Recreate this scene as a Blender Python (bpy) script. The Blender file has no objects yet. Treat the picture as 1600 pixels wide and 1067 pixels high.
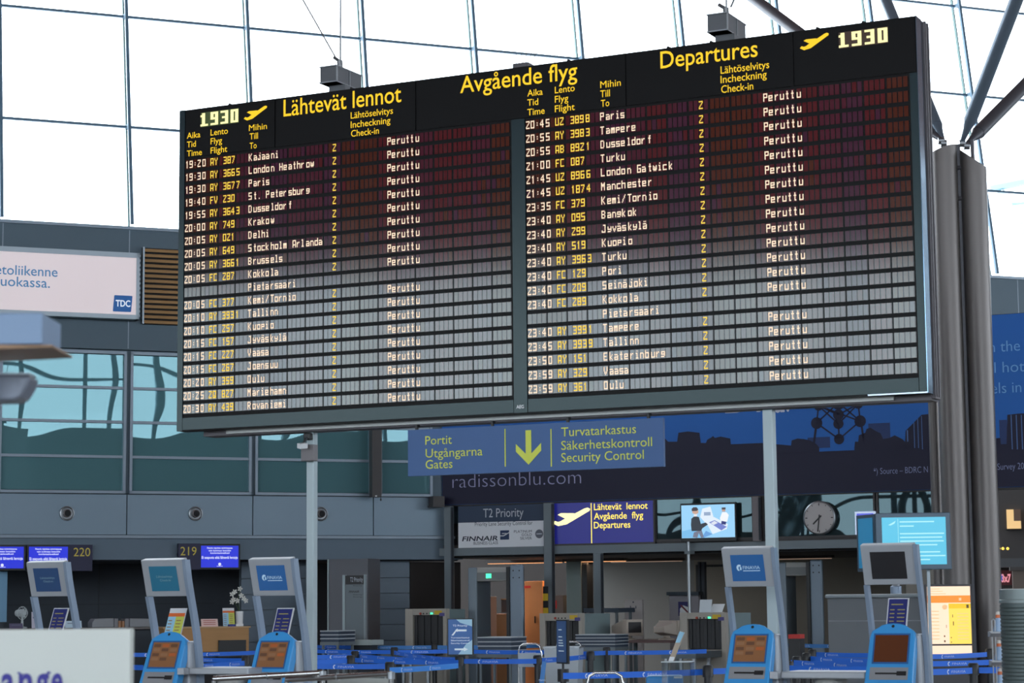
import bpy, bmesh, math, random
from mathutils import Vector, Matrix
random.seed(7)
PI = math.pi
SC = bpy.context.scene
COL = SC.collection

# ------------------------------------------------------------------ camera
F_PX, PITCH, ROLL = 3400.0, 0.11978, -0.0093
CAM = Vector((0.0, 0.0, 1.65))
FW = Vector((0, math.cos(PITCH), math.sin(PITCH)))
UP0 = Vector((0, -math.sin(PITCH), math.cos(PITCH)))
RX = Vector((1, 0, 0))
RR = RX * math.cos(ROLL) + UP0 * math.sin(ROLL)
UU = UP0 * math.cos(ROLL) - RX * math.sin(ROLL)
cam_data = bpy.data.cameras.new('camera')
cam_data.sensor_width = 36.0
cam_data.lens = F_PX / 1600.0 * 36.0
cam_data.clip_end = 400
cam_data.dof.use_dof = True
cam_data.dof.focus_distance = 25.0
cam_data.dof.aperture_fstop = 5.2
cam = bpy.data.objects.new('camera', cam_data)
COL.objects.link(cam)
M = Matrix((RR, UU, -FW)).transposed().to_4x4()
M.translation = CAM
cam.matrix_world = M
SC.camera = cam

# ------------------------------------------------------------------ view, world and daylight
SC.view_settings.view_transform = 'Standard'
SC.view_settings.look = 'None'
SC.view_settings.gamma = 1.0
SC.view_settings.exposure = 0.0
SC.view_settings.use_curve_mapping = False
SKY = 7.0
world = bpy.data.worlds.new('overcast_sky')
SC.world = world
world.use_nodes = True
bg = world.node_tree.nodes['Background']
bg.inputs['Color'].default_value = (0.86, 0.94, 1.0, 1)
bg.inputs['Strength'].default_value = SKY

def portal(loc, direction, sx, sy):
    l = bpy.data.lights.new('daylight_portal', 'AREA')
    l.shape = 'RECTANGLE'; l.size = sx; l.size_y = sy
    l.cycles.is_portal = True
    o = bpy.data.objects.new('daylight_portal', l)
    COL.objects.link(o)
    o.location = loc
    o.rotation_euler = Vector(direction).to_track_quat('-Z', 'Z').to_euler()
    return o

# ------------------------------------------------------------------ pixel / frame helpers
def ray(px, py):
    return FW * F_PX + RR * (px - 800.0) - UU * (py - 533.5)

def at(px, py, D):
    d = ray(px, py)
    return CAM + d * (D / d.y)

def ground(px, py, z):
    d = ray(px, py)
    return CAM + d * ((z - CAM.z) / d.z)

class Fr:
    """a vertical plane standing in the hall: origin on the floor, x along it, y away from the viewer"""
    def __init__(s, ox, oy, yaw):
        s.o = Vector((ox, oy, 0)); s.yaw = yaw
        s.x = Vector((math.cos(yaw), math.sin(yaw), 0)); s.y = Vector((-math.sin(yaw), math.cos(yaw), 0))
    def hit(s, px, py, off=0.0):
        d = ray(px, py); o = s.o + s.y * off
        P = CAM + d * ((o - CAM).dot(s.y) / d.dot(s.y))
        return (P - s.o).dot(s.x), P.z
    def w(s, a, b, z=0.0):
        return s.o + s.x * a + s.y * b + Vector((0, 0, z))
    def rect(s, x0, y0, x1, y1, off=0.0):
        ym = (y0 + y1) / 2; xm = (x0 + x1) / 2
        a, _ = s.hit(x0, ym, off); b, _ = s.hit(x1, ym, off)
        _, t = s.hit(xm, y0, off); _, l = s.hit(xm, y1, off)
        return a, b, l, t       # x0,x1,z0,z1
    def sub(s, a, b):
        p = s.w(a, b); return Fr(p.x, p.y, s.yaw)

def fr_px(px, D, yaw):
    p = at(px, 942, D); return Fr(p.x, p.y, yaw)

YB, YW = -0.45687, 0.38683
_o = at(276, 674, 26.0); BO = Fr(_o.x, _o.y, YB)          # departures board
_o = at(693, 830, 37.0); WA = Fr(_o.x, _o.y, YW)          # check-in wall + window wall
BA = Fr(_o.x, _o.y, YB)                                   # banner / security front

# ------------------------------------------------------------------ materials
def lin(c):
    c = c / 255.0
    return c / 12.92 if c <= 0.04045 else ((c + 0.055) / 1.055) ** 2.4
def rgb(c): return (lin(c[0]), lin(c[1]), lin(c[2]), 1.0)
MATS = {}
def mat(name, c, rough=0.5, metal=0.0, spec=0.5, emit=0.0, ec=None, noise=0.0, nscale=4.0, stretch=None, alpha=None):
    m = bpy.data.materials.new(name); m.use_nodes = True
    nt = m.node_tree; b = nt.nodes['Principled BSDF']
    b.inputs['Base Color'].default_value = rgb(c)
    b.inputs['Roughness'].default_value = rough
    b.inputs['Metallic'].default_value = metal
    b.inputs['Specular IOR Level'].default_value = spec
    if emit >= 0.8:        # a self-lit face: dark surface, all its colour comes from its light
        k = 0.10; q = rgb(c); b.inputs['Base Color'].default_value = (q[0] * k, q[1] * k, q[2] * k, 1); emit = max(emit, 0.95)
    if emit:
        b.inputs['Emission Color'].default_value = rgb(ec or c)
        b.inputs['Emission Strength'].default_value = emit
    if noise:
        tc = nt.nodes.new('ShaderNodeTexCoord'); mp = nt.nodes.new('ShaderNodeMapping')
        if stretch: mp.inputs['Scale'].default_value = stretch
        n = nt.nodes.new('ShaderNodeTexNoise'); n.inputs['Scale'].default_value = nscale; n.inputs['Detail'].default_value = 4
        r = nt.nodes.new('ShaderNodeMapRange'); r.inputs['To Min'].default_value = 1 - noise; r.inputs['To Max'].default_value = 1 + noise
        x = nt.nodes.new('ShaderNodeVectorMath'); x.operation = 'SCALE'
        x.inputs[0].default_value = rgb(c)[:3]
        nt.links.new(tc.outputs['Object'], mp.inputs['Vector']); nt.links.new(mp.outputs['Vector'], n.inputs['Vector'])
        nt.links.new(n.outputs['Fac'], r.inputs['Value']); nt.links.new(r.outputs['Result'], x.inputs['Scale'])
        nt.links.new(x.outputs['Vector'], b.inputs['Base Color'])
    MATS[name] = m
    return m

def glass_mat(name, tint, refl):
    m = bpy.data.materials.new(name); m.use_nodes = True
    nt = m.node_tree; nt.nodes.remove(nt.nodes['Principled BSDF'])
    out = nt.nodes['Material Output']
    t = nt.nodes.new('ShaderNodeBsdfTransparent'); t.inputs['Color'].default_value = (*tint, 1)
    g = nt.nodes.new('ShaderNodeBsdfGlossy'); g.inputs['Roughness'].default_value = 0.02
    mx = nt.nodes.new('ShaderNodeMixShader'); mx.inputs['Fac'].default_value = refl
    nt.links.new(t.outputs[0], mx.inputs[1]); nt.links.new(g.outputs[0], mx.inputs[2]); nt.links.new(mx.outputs[0], out.inputs['Surface'])
    MATS[name] = m
    return m

def mirror_mat(name, base, tint, refl, wav=0.0, wscale=1.0, rough=0.03):
    """coated glass: dark body, tinted mirror layer, slight waviness of the panes"""
    m = bpy.data.materials.new(name); m.use_nodes = True
    nt = m.node_tree; nt.nodes.remove(nt.nodes['Principled BSDF'])
    out = nt.nodes['Material Output']
    d = nt.nodes.new('ShaderNodeBsdfDiffuse'); d.inputs['Color'].default_value = (*base, 1)
    g = nt.nodes.new('ShaderNodeBsdfGlossy'); g.inputs['Roughness'].default_value = rough; g.inputs['Color'].default_value = (*tint, 1)
    mx = nt.nodes.new('ShaderNodeMixShader'); mx.inputs['Fac'].default_value = refl
    if wav:
        tc = nt.nodes.new('ShaderNodeTexCoord'); n = nt.nodes.new('ShaderNodeTexNoise'); n.inputs['Scale'].default_value = wscale; n.inputs['Detail'].default_value = 0
        bp = nt.nodes.new('ShaderNodeBump'); bp.inputs['Strength'].default_value = 1.0; bp.inputs['Distance'].default_value = wav
        nt.links.new(tc.outputs['Object'], n.inputs['Vector']); nt.links.new(n.outputs['Fac'], bp.inputs['Height']); nt.links.new(bp.outputs['Normal'], g.inputs['Normal'])
    nt.links.new(d.outputs[0], mx.inputs[1]); nt.links.new(g.outputs[0], mx.inputs[2]); nt.links.new(mx.outputs[0], out.inputs['Surface'])
    MATS[name] = m
    return m

BLACK = mat('black_plastic', (26, 26, 28), 0.45)
BOARDBLK = mat('board_black', (17, 16, 17), 0.4, spec=0.12, noise=0.08)
BFRAME = mat('board_frame_metal', (26, 40, 47), 0.24, metal=0.0, spec=0.36, noise=0.06, nscale=2)
BSIDE = mat('board_side_metal', (118, 146, 170), 0.12, metal=0.9)
BBACK = mat('board_back_box', (92, 88, 92), 0.5, metal=0.3)
FLAPS = [mat('flap_wine', (84, 26, 42), 0.10, spec=0.74), mat('flap_red', (90, 22, 28), 0.10, spec=0.74),
         mat('flap_brown', (84, 32, 18), 0.10, spec=0.74), mat('flap_plum', (76, 30, 52), 0.10, spec=0.74)]
for _m in FLAPS + [BFRAME]: _m.node_tree.nodes['Principled BSDF'].inputs['Specular Tint'].default_value = (0.82, 1.0, 0.98, 1)   # teal tinted cover glass
FLAPGAP = mat('flap_gap', (22, 14, 15), 0.12, spec=0.5)
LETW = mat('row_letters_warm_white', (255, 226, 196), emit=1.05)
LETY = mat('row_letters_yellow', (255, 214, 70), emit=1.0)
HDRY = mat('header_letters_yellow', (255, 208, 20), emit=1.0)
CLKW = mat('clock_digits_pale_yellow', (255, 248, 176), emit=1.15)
CLKBG = mat('clock_digit_window_green', (76, 92, 40), 0.5)
WHITE = mat('white_paint', (225, 228, 230), 0.5)
STEEL = mat('brushed_steel', (150, 154, 158), 0.32, metal=0.9, noise=0.05, nscale=6, stretch=(20, 20, 0.6))
CHROME = mat('chrome_tube', (215, 215, 215), 0.12, metal=1.0)
POSTM = mat('grey_steel_post', (168, 182, 186), 0.45, metal=0.25, noise=0.04, nscale=3)
WALLP = mat('wall_panel_blue_grey', (124, 142, 156), 0.42, metal=0.35, noise=0.05, nscale=1.5)
FASCIA = mat('fascia_dark_slate', (80, 97, 108), 0.5, metal=0.2, noise=0.06, nscale=1.2)
FRAMEG = mat('window_frame_grey', (134, 146, 158), 0.4, metal=0.4)
MULL = mat('mullion_blue_grey', (96, 124, 144), 0.5, metal=0.2)
MULLG = mat('mullion_green_grey', (84, 112, 110), 0.5, metal=0.2)
LOUVRE = mat('louvre_wood', (150, 112, 62), 0.5, noise=0.15, nscale=3, stretch=(1, 10, 10))
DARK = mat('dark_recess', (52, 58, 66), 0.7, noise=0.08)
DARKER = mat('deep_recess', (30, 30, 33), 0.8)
BROWNB = mat('brown_black_metal', (66, 62, 62), 0.5)
FLOORM = mat('floor_terrazzo', (120, 116, 112), 0.3, noise=0.12, nscale=30)
ROOFM = mat('ceiling_brown_red', (120, 90, 84), 0.8, noise=0.1)
SHELLM = mat('shell_wall', (150, 152, 154), 0.7, noise=0.05)
PANE = glass_mat('clear_pane', (0.97, 0.985, 1.0), 0.04)
TEALGL = mirror_mat('teal_coated_glass', (0.092, 0.2, 0.22), (0.5, 0.86, 0.94), 0.088, 0.010, 0.8, 0.004)
STRIPGL = mirror_mat('strip_coated_glass', (0.022, 0.034, 0.036), (0.62, 0.92, 1.0), 0.04, 0.006, 1.2, 0.01)
BBLUE = mat('banner_blue', (30, 104, 188), 0.6, noise=0.05, nscale=1)
BNAVY = mat('banner_navy', (25, 25, 54), 0.6)
BMID = mat('banner_mid_blue', (38, 60, 110), 0.6)
BTXT = mat('banner_pale_lettering', (150, 158, 200), 0.6)
BLBL = mat('banner_light_blue_lettering', (120, 180, 230), 0.6)
SIGNB = mat('gates_sign_blue', (52, 92, 146), 0.45, noise=0.03)
SIGNY = mat('gates_sign_yellow', (214, 222, 84), 0.5)

# ------------------------------------------------------------------ object helpers
def tag(o, label=None, cat=None, group=None, kind=None):
    if label: o['label'] = label
    if cat: o['category'] = cat
    if group: o['group'] = group
    if kind: o['kind'] = kind
    return o

def empty(name, loc, yaw=0.0, label=None, cat=None, group=None, kind=None):
    o = bpy.data.objects.new(name, None); COL.objects.link(o)
    o.empty_display_size = 0.1
    o.location = loc; o.rotation_euler = (0, 0, yaw)
    return tag(o, label, cat, group, kind)

def fthing(name, f, label, cat, group=None, kind=None, z=0.0):
    """Empty at a frame's origin; children use the frame's x, y (depth) and absolute z"""
    return empty(name, (f.o.x * KB, f.o.y * KB, z), f.yaw, label, cat, group, kind)

_textcache = {}
def text_geo(s, bold=0.0):
    k = (s, bold)
    if k in _textcache: return _textcache[k]
    c = bpy.data.curves.new('lettering', 'FONT'); c.body = s; c.offset = bold; c.resolution_u = 3
    o = bpy.data.objects.new('lettering', c); COL.objects.link(o)
    bpy.context.view_layer.update()
    m = bpy.data.meshes.new_from_object(o.evaluated_get(bpy.context.evaluated_depsgraph_get()))
    vs = [(v.co.x, v.co.y) for v in m.vertices]; fs = [tuple(p.vertices) for p in m.polygons]
    bpy.data.objects.remove(o); bpy.data.curves.remove(c); bpy.data.meshes.remove(m)
    _textcache[k] = (vs, fs)
    return vs, fs
CAPH = 0.682

KB = 1.0            # size factor of the assembly being built (the board group is laid out at 26 m and stands at 19.8 m)
def kz(z): return z if z < 0.05 else CAM.z + (z - CAM.z) * KB
class MB:
    def __init__(s):
        s.v = []; s.f = []; s.mi = []; s.cur = 0; s.mats = []; s.cuts = []
    def use(s, m):
        if m not in s.mats: s.mats.append(m)
        s.cur = s.mats.index(m); return s
    def add(s, vs, fs):
        n = len(s.v); s.cuts.append((n, len(s.f))); s.v += [tuple(v) for v in vs]
        for f in fs:
            s.f.append(tuple(i + n for i in f)); s.mi.append(s.cur)
        return s
    def box(s, x0, x1, y0, y1, z0, z1):
        if x0 > x1: x0, x1 = x1, x0
        if y0 > y1: y0, y1 = y1, y0
        if z0 > z1: z0, z1 = z1, z0
        return s.add([(x0, y0, z0), (x1, y0, z0), (x1, y1, z0), (x0, y1, z0), (x0, y0, z1), (x1, y0, z1), (x1, y1, z1), (x0, y1, z1)],
                     [(0, 3, 2, 1), (4, 5, 6, 7), (0, 1, 5, 4), (1, 2, 6, 5), (2, 3, 7, 6), (3, 0, 4, 7)])
    def hexa(s, p):
        """8 points: bottom 4 (ccw from above), top 4"""
        return s.add(p, [(0, 3, 2, 1), (4, 5, 6, 7), (0, 1, 5, 4), (1, 2, 6, 5), (2, 3, 7, 6), (3, 0, 4, 7)])
    def quad(s, x0, x1, z0, z1, y):
        return s.add([(x0, y, z0), (x1, y, z0), (x1, y, z1), (x0, y, z1)], [(0, 1, 2, 3)])
    def prism(s, pts, y0, y1):
        """outline in x,z (counter-clockwise seen from the front), extruded y0..y1"""
        n = len(pts)
        vs = [(x, y0, z) for x, z in pts] + [(x, y1, z) for x, z in pts]
        fs = [tuple(range(n)), tuple(range(2 * n - 1, n - 1, -1))]
        for i in range(n):
            j = (i + 1) % n
            fs.append((i, i + n, j + n, j))
        return s.add(vs, fs)
    def prism_x(s, pts, x0, x1):
        """outline in y,z extruded along x"""
        n = len(pts)
        vs = [(x0, y, z) for y, z in pts] + [(x1, y, z) for y, z in pts]
        fs = [tuple(range(n)), tuple(range(2 * n - 1, n - 1, -1))]
        for i in range(n):
            j = (i + 1) % n
            fs.append((i, i + n, j + n, j))
        return s.add(vs, fs)
    def plate(s, pts, y):
        return s.add([(x, y, z) for x, z in pts], [tuple(range(len(pts)))])
    def tube(s, pts, r, n=10, cap=True):
        pts = [Vector(p) for p in pts]; rs = r if isinstance(r, (list, tuple)) else [r] * len(pts)
        vs = []; fs = []
        for i, p in enumerate(pts):
            if i == 0: d = pts[1] - p
            elif i == len(pts) - 1: d = p - pts[i - 1]
            else: d = (pts[i + 1] - p).normalized() + (p - pts[i - 1]).normalized()
            d.normalize()
            a = d.orthogonal().normalized() if i == 0 else (pa - d * pa.dot(d)).normalized()
            pa = a; b = d.cross(a)
            for k in range(n):
                t = 2 * PI * k / n
                vs.append(p + (a * math.cos(t) + b * math.sin(t)) * rs[i])
        for i in range(len(pts) - 1):
            for k in range(n):
                k2 = (k + 1) % n
                fs.append((i * n + k, i * n + k2, (i + 1) * n + k2, (i + 1) * n + k))
        if cap:
            fs.append(tuple(range(n - 1, -1, -1))); fs.append(tuple(range((len(pts) - 1) * n, len(pts) * n)))
        return s.add(vs, fs)
    def lathe(s, prof, cx=0, cy=0, n=20, axis='z', cz=0):
        vs = []; fs = []
        for r, h in prof:
            for k in range(n):
                t = 2 * PI * k / n
                if axis == 'z': vs.append((cx + r * math.cos(t), cy + r * math.sin(t), h))
                else: vs.append((cx + r * math.cos(t), h, cz + r * math.sin(t)))
        m = len(prof)
        for i in range(m - 1):
            for k in range(n):
                k2 = (k + 1) % n
                f = (i * n + k, i * n + k2, (i + 1) * n + k2, (i + 1) * n + k)
                fs.append(f if axis == 'z' else f[::-1])
        fs.append(tuple(range(n - 1, -1, -1)) if axis == 'z' else tuple(range(n)))
        fs.append(tuple(range((m - 1) * n, m * n)) if axis == 'z' else tuple(range(m * n - 1, (m - 1) * n - 1, -1)))
        return s.add(vs, fs)
    def disc(s, cx, cz, r, y, n=24):
        return s.add([(cx + r * math.cos(2 * PI * k / n), y, cz + r * math.sin(2 * PI * k / n)) for k in range(n)], [tuple(range(n))])
    def text(s, body, x, z, w=None, cap=0.1, y=0.0, bold=0.0, slant=0.0, center=False):
        vs, fs = text_geo(body, bold)
        if not vs: return s
        sz = cap / CAPH
        x0 = min(v[0] for v in vs); x1 = max(v[0] for v in vs)
        sx = w / (x1 - x0) if w else sz
        ox = x - (x1 - x0) * sx / 2 if center else x
        return s.add([(ox + (vx - x0) * sx + slant * vz * sz, y, z + vz * sz) for vx, vz in vs], fs)
    def dots(s, body, x, z, pitch, gw, gh, y):
        """5x7 cell lettering: one run of quads per lit row"""
        for i, ch in enumerate(body):
            g = FONT.get(ch)
            if not g: continue
            px = gw / 5.0; pz = gh / 7.0
            for r, bits in enumerate(g):
                k = 0
                while k < 5:
                    if bits[k] == '1':
                        e = k
                        while e < 5 and bits[e] == '1': e += 1
                        bx = x + i * pitch + k * px
                        s.quad(bx - px * 0.1, bx + (e - k) * px + px * 0.1, z + (6 - r) * pz, z + (7 - r) * pz, y)
                        k = e
                    else: k += 1
        return s
    def build(s, name, m=None, parent=None, loc=None, yaw=None, smooth=False, bevel=0.0):
        me = bpy.data.meshes.new(name)
        me.from_pydata(s.v if KB == 1.0 else [(x * KB, y * KB, kz(z)) for x, y, z in s.v], [], s.f)
        mats = s.mats if s.mats else [m]
        for q in mats: me.materials.append(q)
        if s.mats:
            for p, i in zip(me.polygons, s.mi): p.material_index = i
        me.update()
        if smooth:
            me.polygons.foreach_set('use_smooth', [True] * len(me.polygons))
        o = bpy.data.objects.new(name, me); COL.objects.link(o)
        if parent: o.parent = parent
        if loc is not None: o.location = loc
        if yaw is not None: o.rotation_euler = (0, 0, yaw)
        if bevel:
            b = o.modifiers.new('bevel', 'BEVEL'); b.width = bevel; b.segments = 2; b.limit_method = 'ANGLE'
        if smooth:
            e = o.modifiers.new('split', 'EDGE_SPLIT'); e.split_angle = math.radians(40)
        return o
    def builds(s, name, m=None, parent=None, frame=None, kind=None, **k):
        """one object for every shape added"""
        out = []
        ends = s.cuts[1:] + [(len(s.v), len(s.f))]
        for (v0, f0), (v1, f1) in zip(s.cuts, ends):
            q = MB(); q.add(s.v[v0:v1], [tuple(i - v0 for i in f) for f in s.f[f0:f1]])
            mm = s.mats[s.mi[f0]] if s.mats else m
            if frame: out.append(tag(q.build(name, mm, None, (frame.o.x, frame.o.y, 0), frame.yaw, **k), kind=kind))
            else: out.append(q.build(name, mm, parent, **k))
        return out
    def fbuild(s, name, m, f, label=None, cat=None, group=None, kind=None, **k):
        o = s.build(name, m, None, (f.o.x, f.o.y, 0), f.yaw, **k)
        return tag(o, label, cat, group, kind)

def copy_tree(o, parent=None):
    c = o.copy(); COL.objects.link(c)
    if parent: c.parent = parent
    for ch in list(o.children): copy_tree(ch, c)
    return c

def G(*rows): return rows
def _g(txt):
    return [r for r in txt.split('/')]
FONT = {k: _g(v) for k, v in {
 '0': '11111/10001/10001/10001/10001/10001/11111', '1': '00100/01100/00100/00100/00100/00100/00100',
 '2': '11111/00001/00010/00100/01000/10000/11111', '3': '11111/00001/00001/01111/00001/00001/11111',
 '4': '00010/00110/01010/10010/11111/00010/00010', '5': '11111/10000/10000/11111/00001/00001/11111',
 '6': '11111/10000/10000/11111/10001/10001/11111', '7': '11111/00001/00010/00010/00100/00100/01000',
 '8': '11111/10001/10001/11111/10001/10001/11111', '9': '11111/10001/10001/11111/00001/00001/11111',
 ':': '00000/00000/00100/00000/00100/00000/00000', '.': '00000/00000/00000/00000/00000/00000/00100',
 '/': '00001/00010/00010/00100/01000/01000/10000',
 'A': '11111/10001/10001/10001/11111/10001/10001', 'B': '11110/10001/10001/11110/10001/10001/11110',
 'C': '11111/10000/10000/10000/10000/10000/11111', 'D': '11110/10001/10001/10001/10001/10001/11110',
 'E': '11111/10000/10000/11110/10000/10000/11111', 'F': '11111/10000/10000/11110/10000/10000/10000',
 'G': '11111/10000/10000/10111/10001/10001/11111', 'H': '10001/10001/10001/11111/10001/10001/10001',
 'J': '00111/00001/00001/00001/00001/10001/11111', 'K': '10001/10010/10100/11000/10100/10010/10001',
 'L': '10000/10000/10000/10000/10000/10000/11111', 'M': '10001/11011/11111/10101/10001/10001/10001',
 'O': '11111/10001/10001/10001/10001/10001/11111', 'P': '11111/10001/10001/11111/10000/10000/10000',
 'Q': '11111/10001/10001/10001/10101/10011/11111', 'R': '11110/10001/10001/11110/10100/10010/10001',
 'S': '11111/10000/10000/11111/00001/00001/11111', 'T': '11111/00100/00100/00100/00100/00100/00100',
 'U': '10001/10001/10001/10001/10001/10001/11111', 'V': '10001/10001/10001/10001/01010/01010/00100',
 'Y': '10001/10001/01010/00100/00100/00100/00100', 'Z': '11111/00001/00010/00100/01000/10000/11111',
 'a': '00000/00000/11110/00001/11111/10001/11111', 'b': '10000/10000/11111/10001/10001/10001/11111',
 'c': '00000/00000/11111/10000/10000/10000/11111', 'd': '00001/00001/11111/10001/10001/10001/11111',
 'e': '00000/00000/11111/10001/11111/10000/11111', 'f': '00110/00100/01110/00100/00100/00100/00100',
 'g': '00000/00000/11111/10001/11111/00001/11110', 'h': '10000/10000/11111/10001/10001/10001/10001',
 'i': '00100/00000/01100/00100/00100/00100/01110', 'j': '00010/00000/00110/00010/00010/10010/11110',
 'k': '10000/10000/10010/10100/11000/10100/10010', 'l': '01100/00100/00100/00100/00100/00100/01110',
 'm': '00000/00000/11111/11111/10101/10101/10101', 'n': '00000/00000/11110/10001/10001/10001/10001',
 'o': '00000/00000/11111/10001/10001/10001/11111', 'p': '00000/00000/11111/10001/11111/10000/10000',
 'r': '00000/00000/10110/11000/10000/10000/10000', 's': '00000/00000/11111/10000/11111/00001/11111',
 't': '00100/00100/01110/00100/00100/00100/00110', 'u': '00000/00000/10001/10001/10001/10001/11111',
 'v': '00000/00000/10001/10001/01010/01010/00100', 'w': '00000/00000/10001/10101/10101/11111/01010',
 'y': '00000/00000/10001/10001/11111/00001/11110', 'ä': '01010/00000/11110/00001/11111/10001/11111',
}.items()}

# ================================================================== hall shell
def ptext(mb, f, body, xL, yL, xR, cap_px, off=0.0, bold=0.0, slant=0.0):
    """lettering whose left end, right end and baseline stand where the photo shows them on plane f"""
    a, z = f.hit(xL, yL, off)
    b = f.hit(xR, yL - (xR - xL) * 0.02, off)[0]
    D = f.w(a, off).y
    return mb.text(body, a, z, b - a, cap_px * D / F_PX, off, bold, slant)

HA = WA.w(-27, 0); HB = Vector((-43, 4, 0)); HC = Vector((-20, -18.6, 0)); HD = Vector((4, -24, 0))
HE = Vector((18, -14, 0)); HF = Vector((40, -0.8, 0)); HG = Vector((40, 40, 0)); HH = WA.w(40, 0)
PLAN = [HA, HB, HC, HD, HE, HF, HG, HH]
def slab(name, z0, z1, m, kind='structure', pts=PLAN):
    n = len(pts)
    vs = [(p.x, p.y, z0) for p in pts] + [(p.x, p.y, z1) for p in pts]
    fs = [tuple(range(n)), tuple(range(2 * n - 1, n - 1, -1))]
    for i in range(n):
        j = (i + 1) % n; fs.append((i, i + n, j + n, j))
    return tag(MB().add(vs, fs).build(name, m), kind=kind)
BACKP = [WA.w(-27, 9), WA.w(40, 12)]
slab('floor', -0.3, 0.0, FLOORM, pts=[HB, HC, HD, HE, HF, HG, WA.w(40, 12), WA.w(-27, 9)])
slab('ceiling', 14.5, 14.8, ROOFM, pts=[HB, HC, HD, HE, HF, HG, WA.w(40, 1.6), WA.w(-27, 1.6)])

def wall_between(name, p, q, spans, m=SHELLM, t=0.3):
    d = (q - p); L = d.length; yaw = math.atan2(d.y, d.x)
    mb = MB()
    for z0, z1 in spans: mb.box(0, L, -t, 0, z0, z1)
    o = mb.build(name, m, None, (p.x, p.y, 0), yaw)
    return tag(o, kind='structure')
wall_between('wall_left', HA, HB, [(0, 14.5)])
wall_between('wall_southwest', HB, HC, [(0, 4.2), (10.7, 14.5)])
wall_between('wall_rear', HC, HD, [(0, 3.0), (12.2, 14.5)])
wall_between('wall_behind', HD, HE, [(0, 3.0), (12.2, 14.5)])
wall_between('wall_southeast', HE, HF, [(0, 8.6), (13.4, 14.5)], mat('shell_wall_dark', (88, 92, 96), 0.7))
wall_between('wall_right', HF, HG, [(0, 5.0), (12.6, 14.5)])
wall_between('wall_far_right', HG, WA.w(40, 12), [(0, 14.5)])

def glazed(n0, p, q, z0, z1, bays, depth, tz=()):
    """bays of the glazing that closes the hall behind the viewer"""
    d = (q - p); L = d.length; yaw = math.atan2(d.y, d.x); w = L / bays
    for i in range(bays):
        c = p + d * (i / bays)
        r = empty('window_%d' % (n0 + i), (c.x, c.y, 0), yaw, kind='structure')
        MB().box(0, w, -0.16, -0.15, z0, z1).build('pane', PANE, r)
        mb = MB().box(-0.12, 0.12, -0.2, depth, z0, z1)
        for t in tz: mb.box(0, w, -0.2, -0.1, t - 0.04, t + 0.04)
        mb.build('frame', MULL, r)
glazed(101, HB, HC, 4.2, 10.7, 8, 0.1, (6.4, 8.6))
glazed(161, HC, HD, 3.0, 12.2, 8, 0.1, (6, 9))  # unseen glazing, added for more daylight on surfaces facing the viewer
glazed(171, HD, HE, 3.0, 12.2, 6, 0.1, (6, 9))  # also added out of view to throw light forward into the hall
glazed(121, HE, HF, 8.6, 13.4, 14, 0.55, (11.2,))
glazed(141, HF, HG, 5.0, 12.6, 10, 0.1, (8, 10.4))
# unseen steel trestle before the southwest glazing, added for the glass strip to mirror
_d = (HC - HB).normalized(); _n = Vector((-_d.y, _d.x, 0))
for i in range(7):
    q0 = HB + _d * (1.5 + i * 4.4) + _n * 0.9; q1 = q0 + _d * 2.2; q2 = q0 + _d * 4.4
    mb = MB()
    mb.tube([(q0.x, q0.y, 0), (q1.x, q1.y, 6.4)], 0.16, 8).tube([(q1.x, q1.y, 6.4), (q2.x, q2.y, 0)], 0.16, 8).tube([(q0.x, q0.y, 5.3), (q2.x, q2.y, 5.3)], 0.10, 8).tube([(q1.x, q1.y, 0), (q1.x, q1.y, 6.4)], 0.10, 8)
    tag(mb.build('trim_%d' % (60 + i), MULL), kind='structure')
def pportal(p, q, z0, z1):
    c = (p + q) / 2; d = q - p; n = Vector((-d.y, d.x, 0)).normalized()
    portal((c.x - n.x * 0.35, c.y - n.y * 0.35, (z0 + z1) / 2), n, d.length, z1 - z0)
pportal(HB, HC, 4.2, 10.7); pportal(HC, HD, 3.0, 12.2); pportal(HD, HE, 3.0, 12.2); pportal(HE, HF, 8.6, 13.4); pportal(HF, HG, 5.0, 12.6)
_a, _b = WA.w(-13.8, 1.3), WA.w(40, 1.3)
portal(((_a + _b) / 2 + Vector((0, 0, 11.1))), -WA.y, 53.8, 6.8)

# ------------------------------------------------------------------ window wall above the check-in side
SILL, LEAN, PITCHM = 7.80, 0.172, 2.077
def off(z): return LEAN * (z - SILL)
def leanbox(mb, x0, x1, y0, y1, z0, z1):
    a, b = off(z0), off(z1)
    return mb.hexa([(x0, y0 + a, z0), (x1, y0 + a, z0), (x1, y1 + a, z0), (x0, y1 + a, z0), (x0, y0 + b, z1), (x1, y0 + b, z1), (x1, y1 + b, z1), (x0, y1 + b, z1)])
for k in range(-4, 22):
    a = -5.43 + PITCHM * k
    fr = WA.sub(a, 0)
    r = empty('window_%d' % (k + 5), (fr.o.x, fr.o.y, 0), WA.yaw, kind='structure')
    leanbox(MB(), 0.0, PITCHM, 0.02, 0.03, SILL, 14.5).build('pane', PANE, r)
    mb = MB(); leanbox(mb, -0.012, 0.012, -0.02, 0.05, SILL, 14.5).build('outer_mullion', MULLG, r)
    mb = MB(); leanbox(mb, -0.026, 0.026, -0.26, -0.20, SILL, 14.5).build('inner_mullion', MULL, r)
    mb = MB()
    for z in (9.5, 11.45, 13.32):
        leanbox(mb, 0.0, PITCHM, -0.08, -0.02, z - 0.022, z + 0.022)
    for z in (9.5, 11.45, 13.32):       # clamps between inner and outer mullion
        leanbox(mb, -0.02, 0.02, -0.21, 0.0, z - 0.03, z + 0.03)
    mb.build('transom', MULL, r)

wl = MB()
wl.box(-27, -13.8, 0, 0.3, 0, 14.5).box(17.4, 40, 0, 0.3, 0, 7.75)
wl.fbuild('wall_north', SHELLM, WA, kind='structure')
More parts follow.
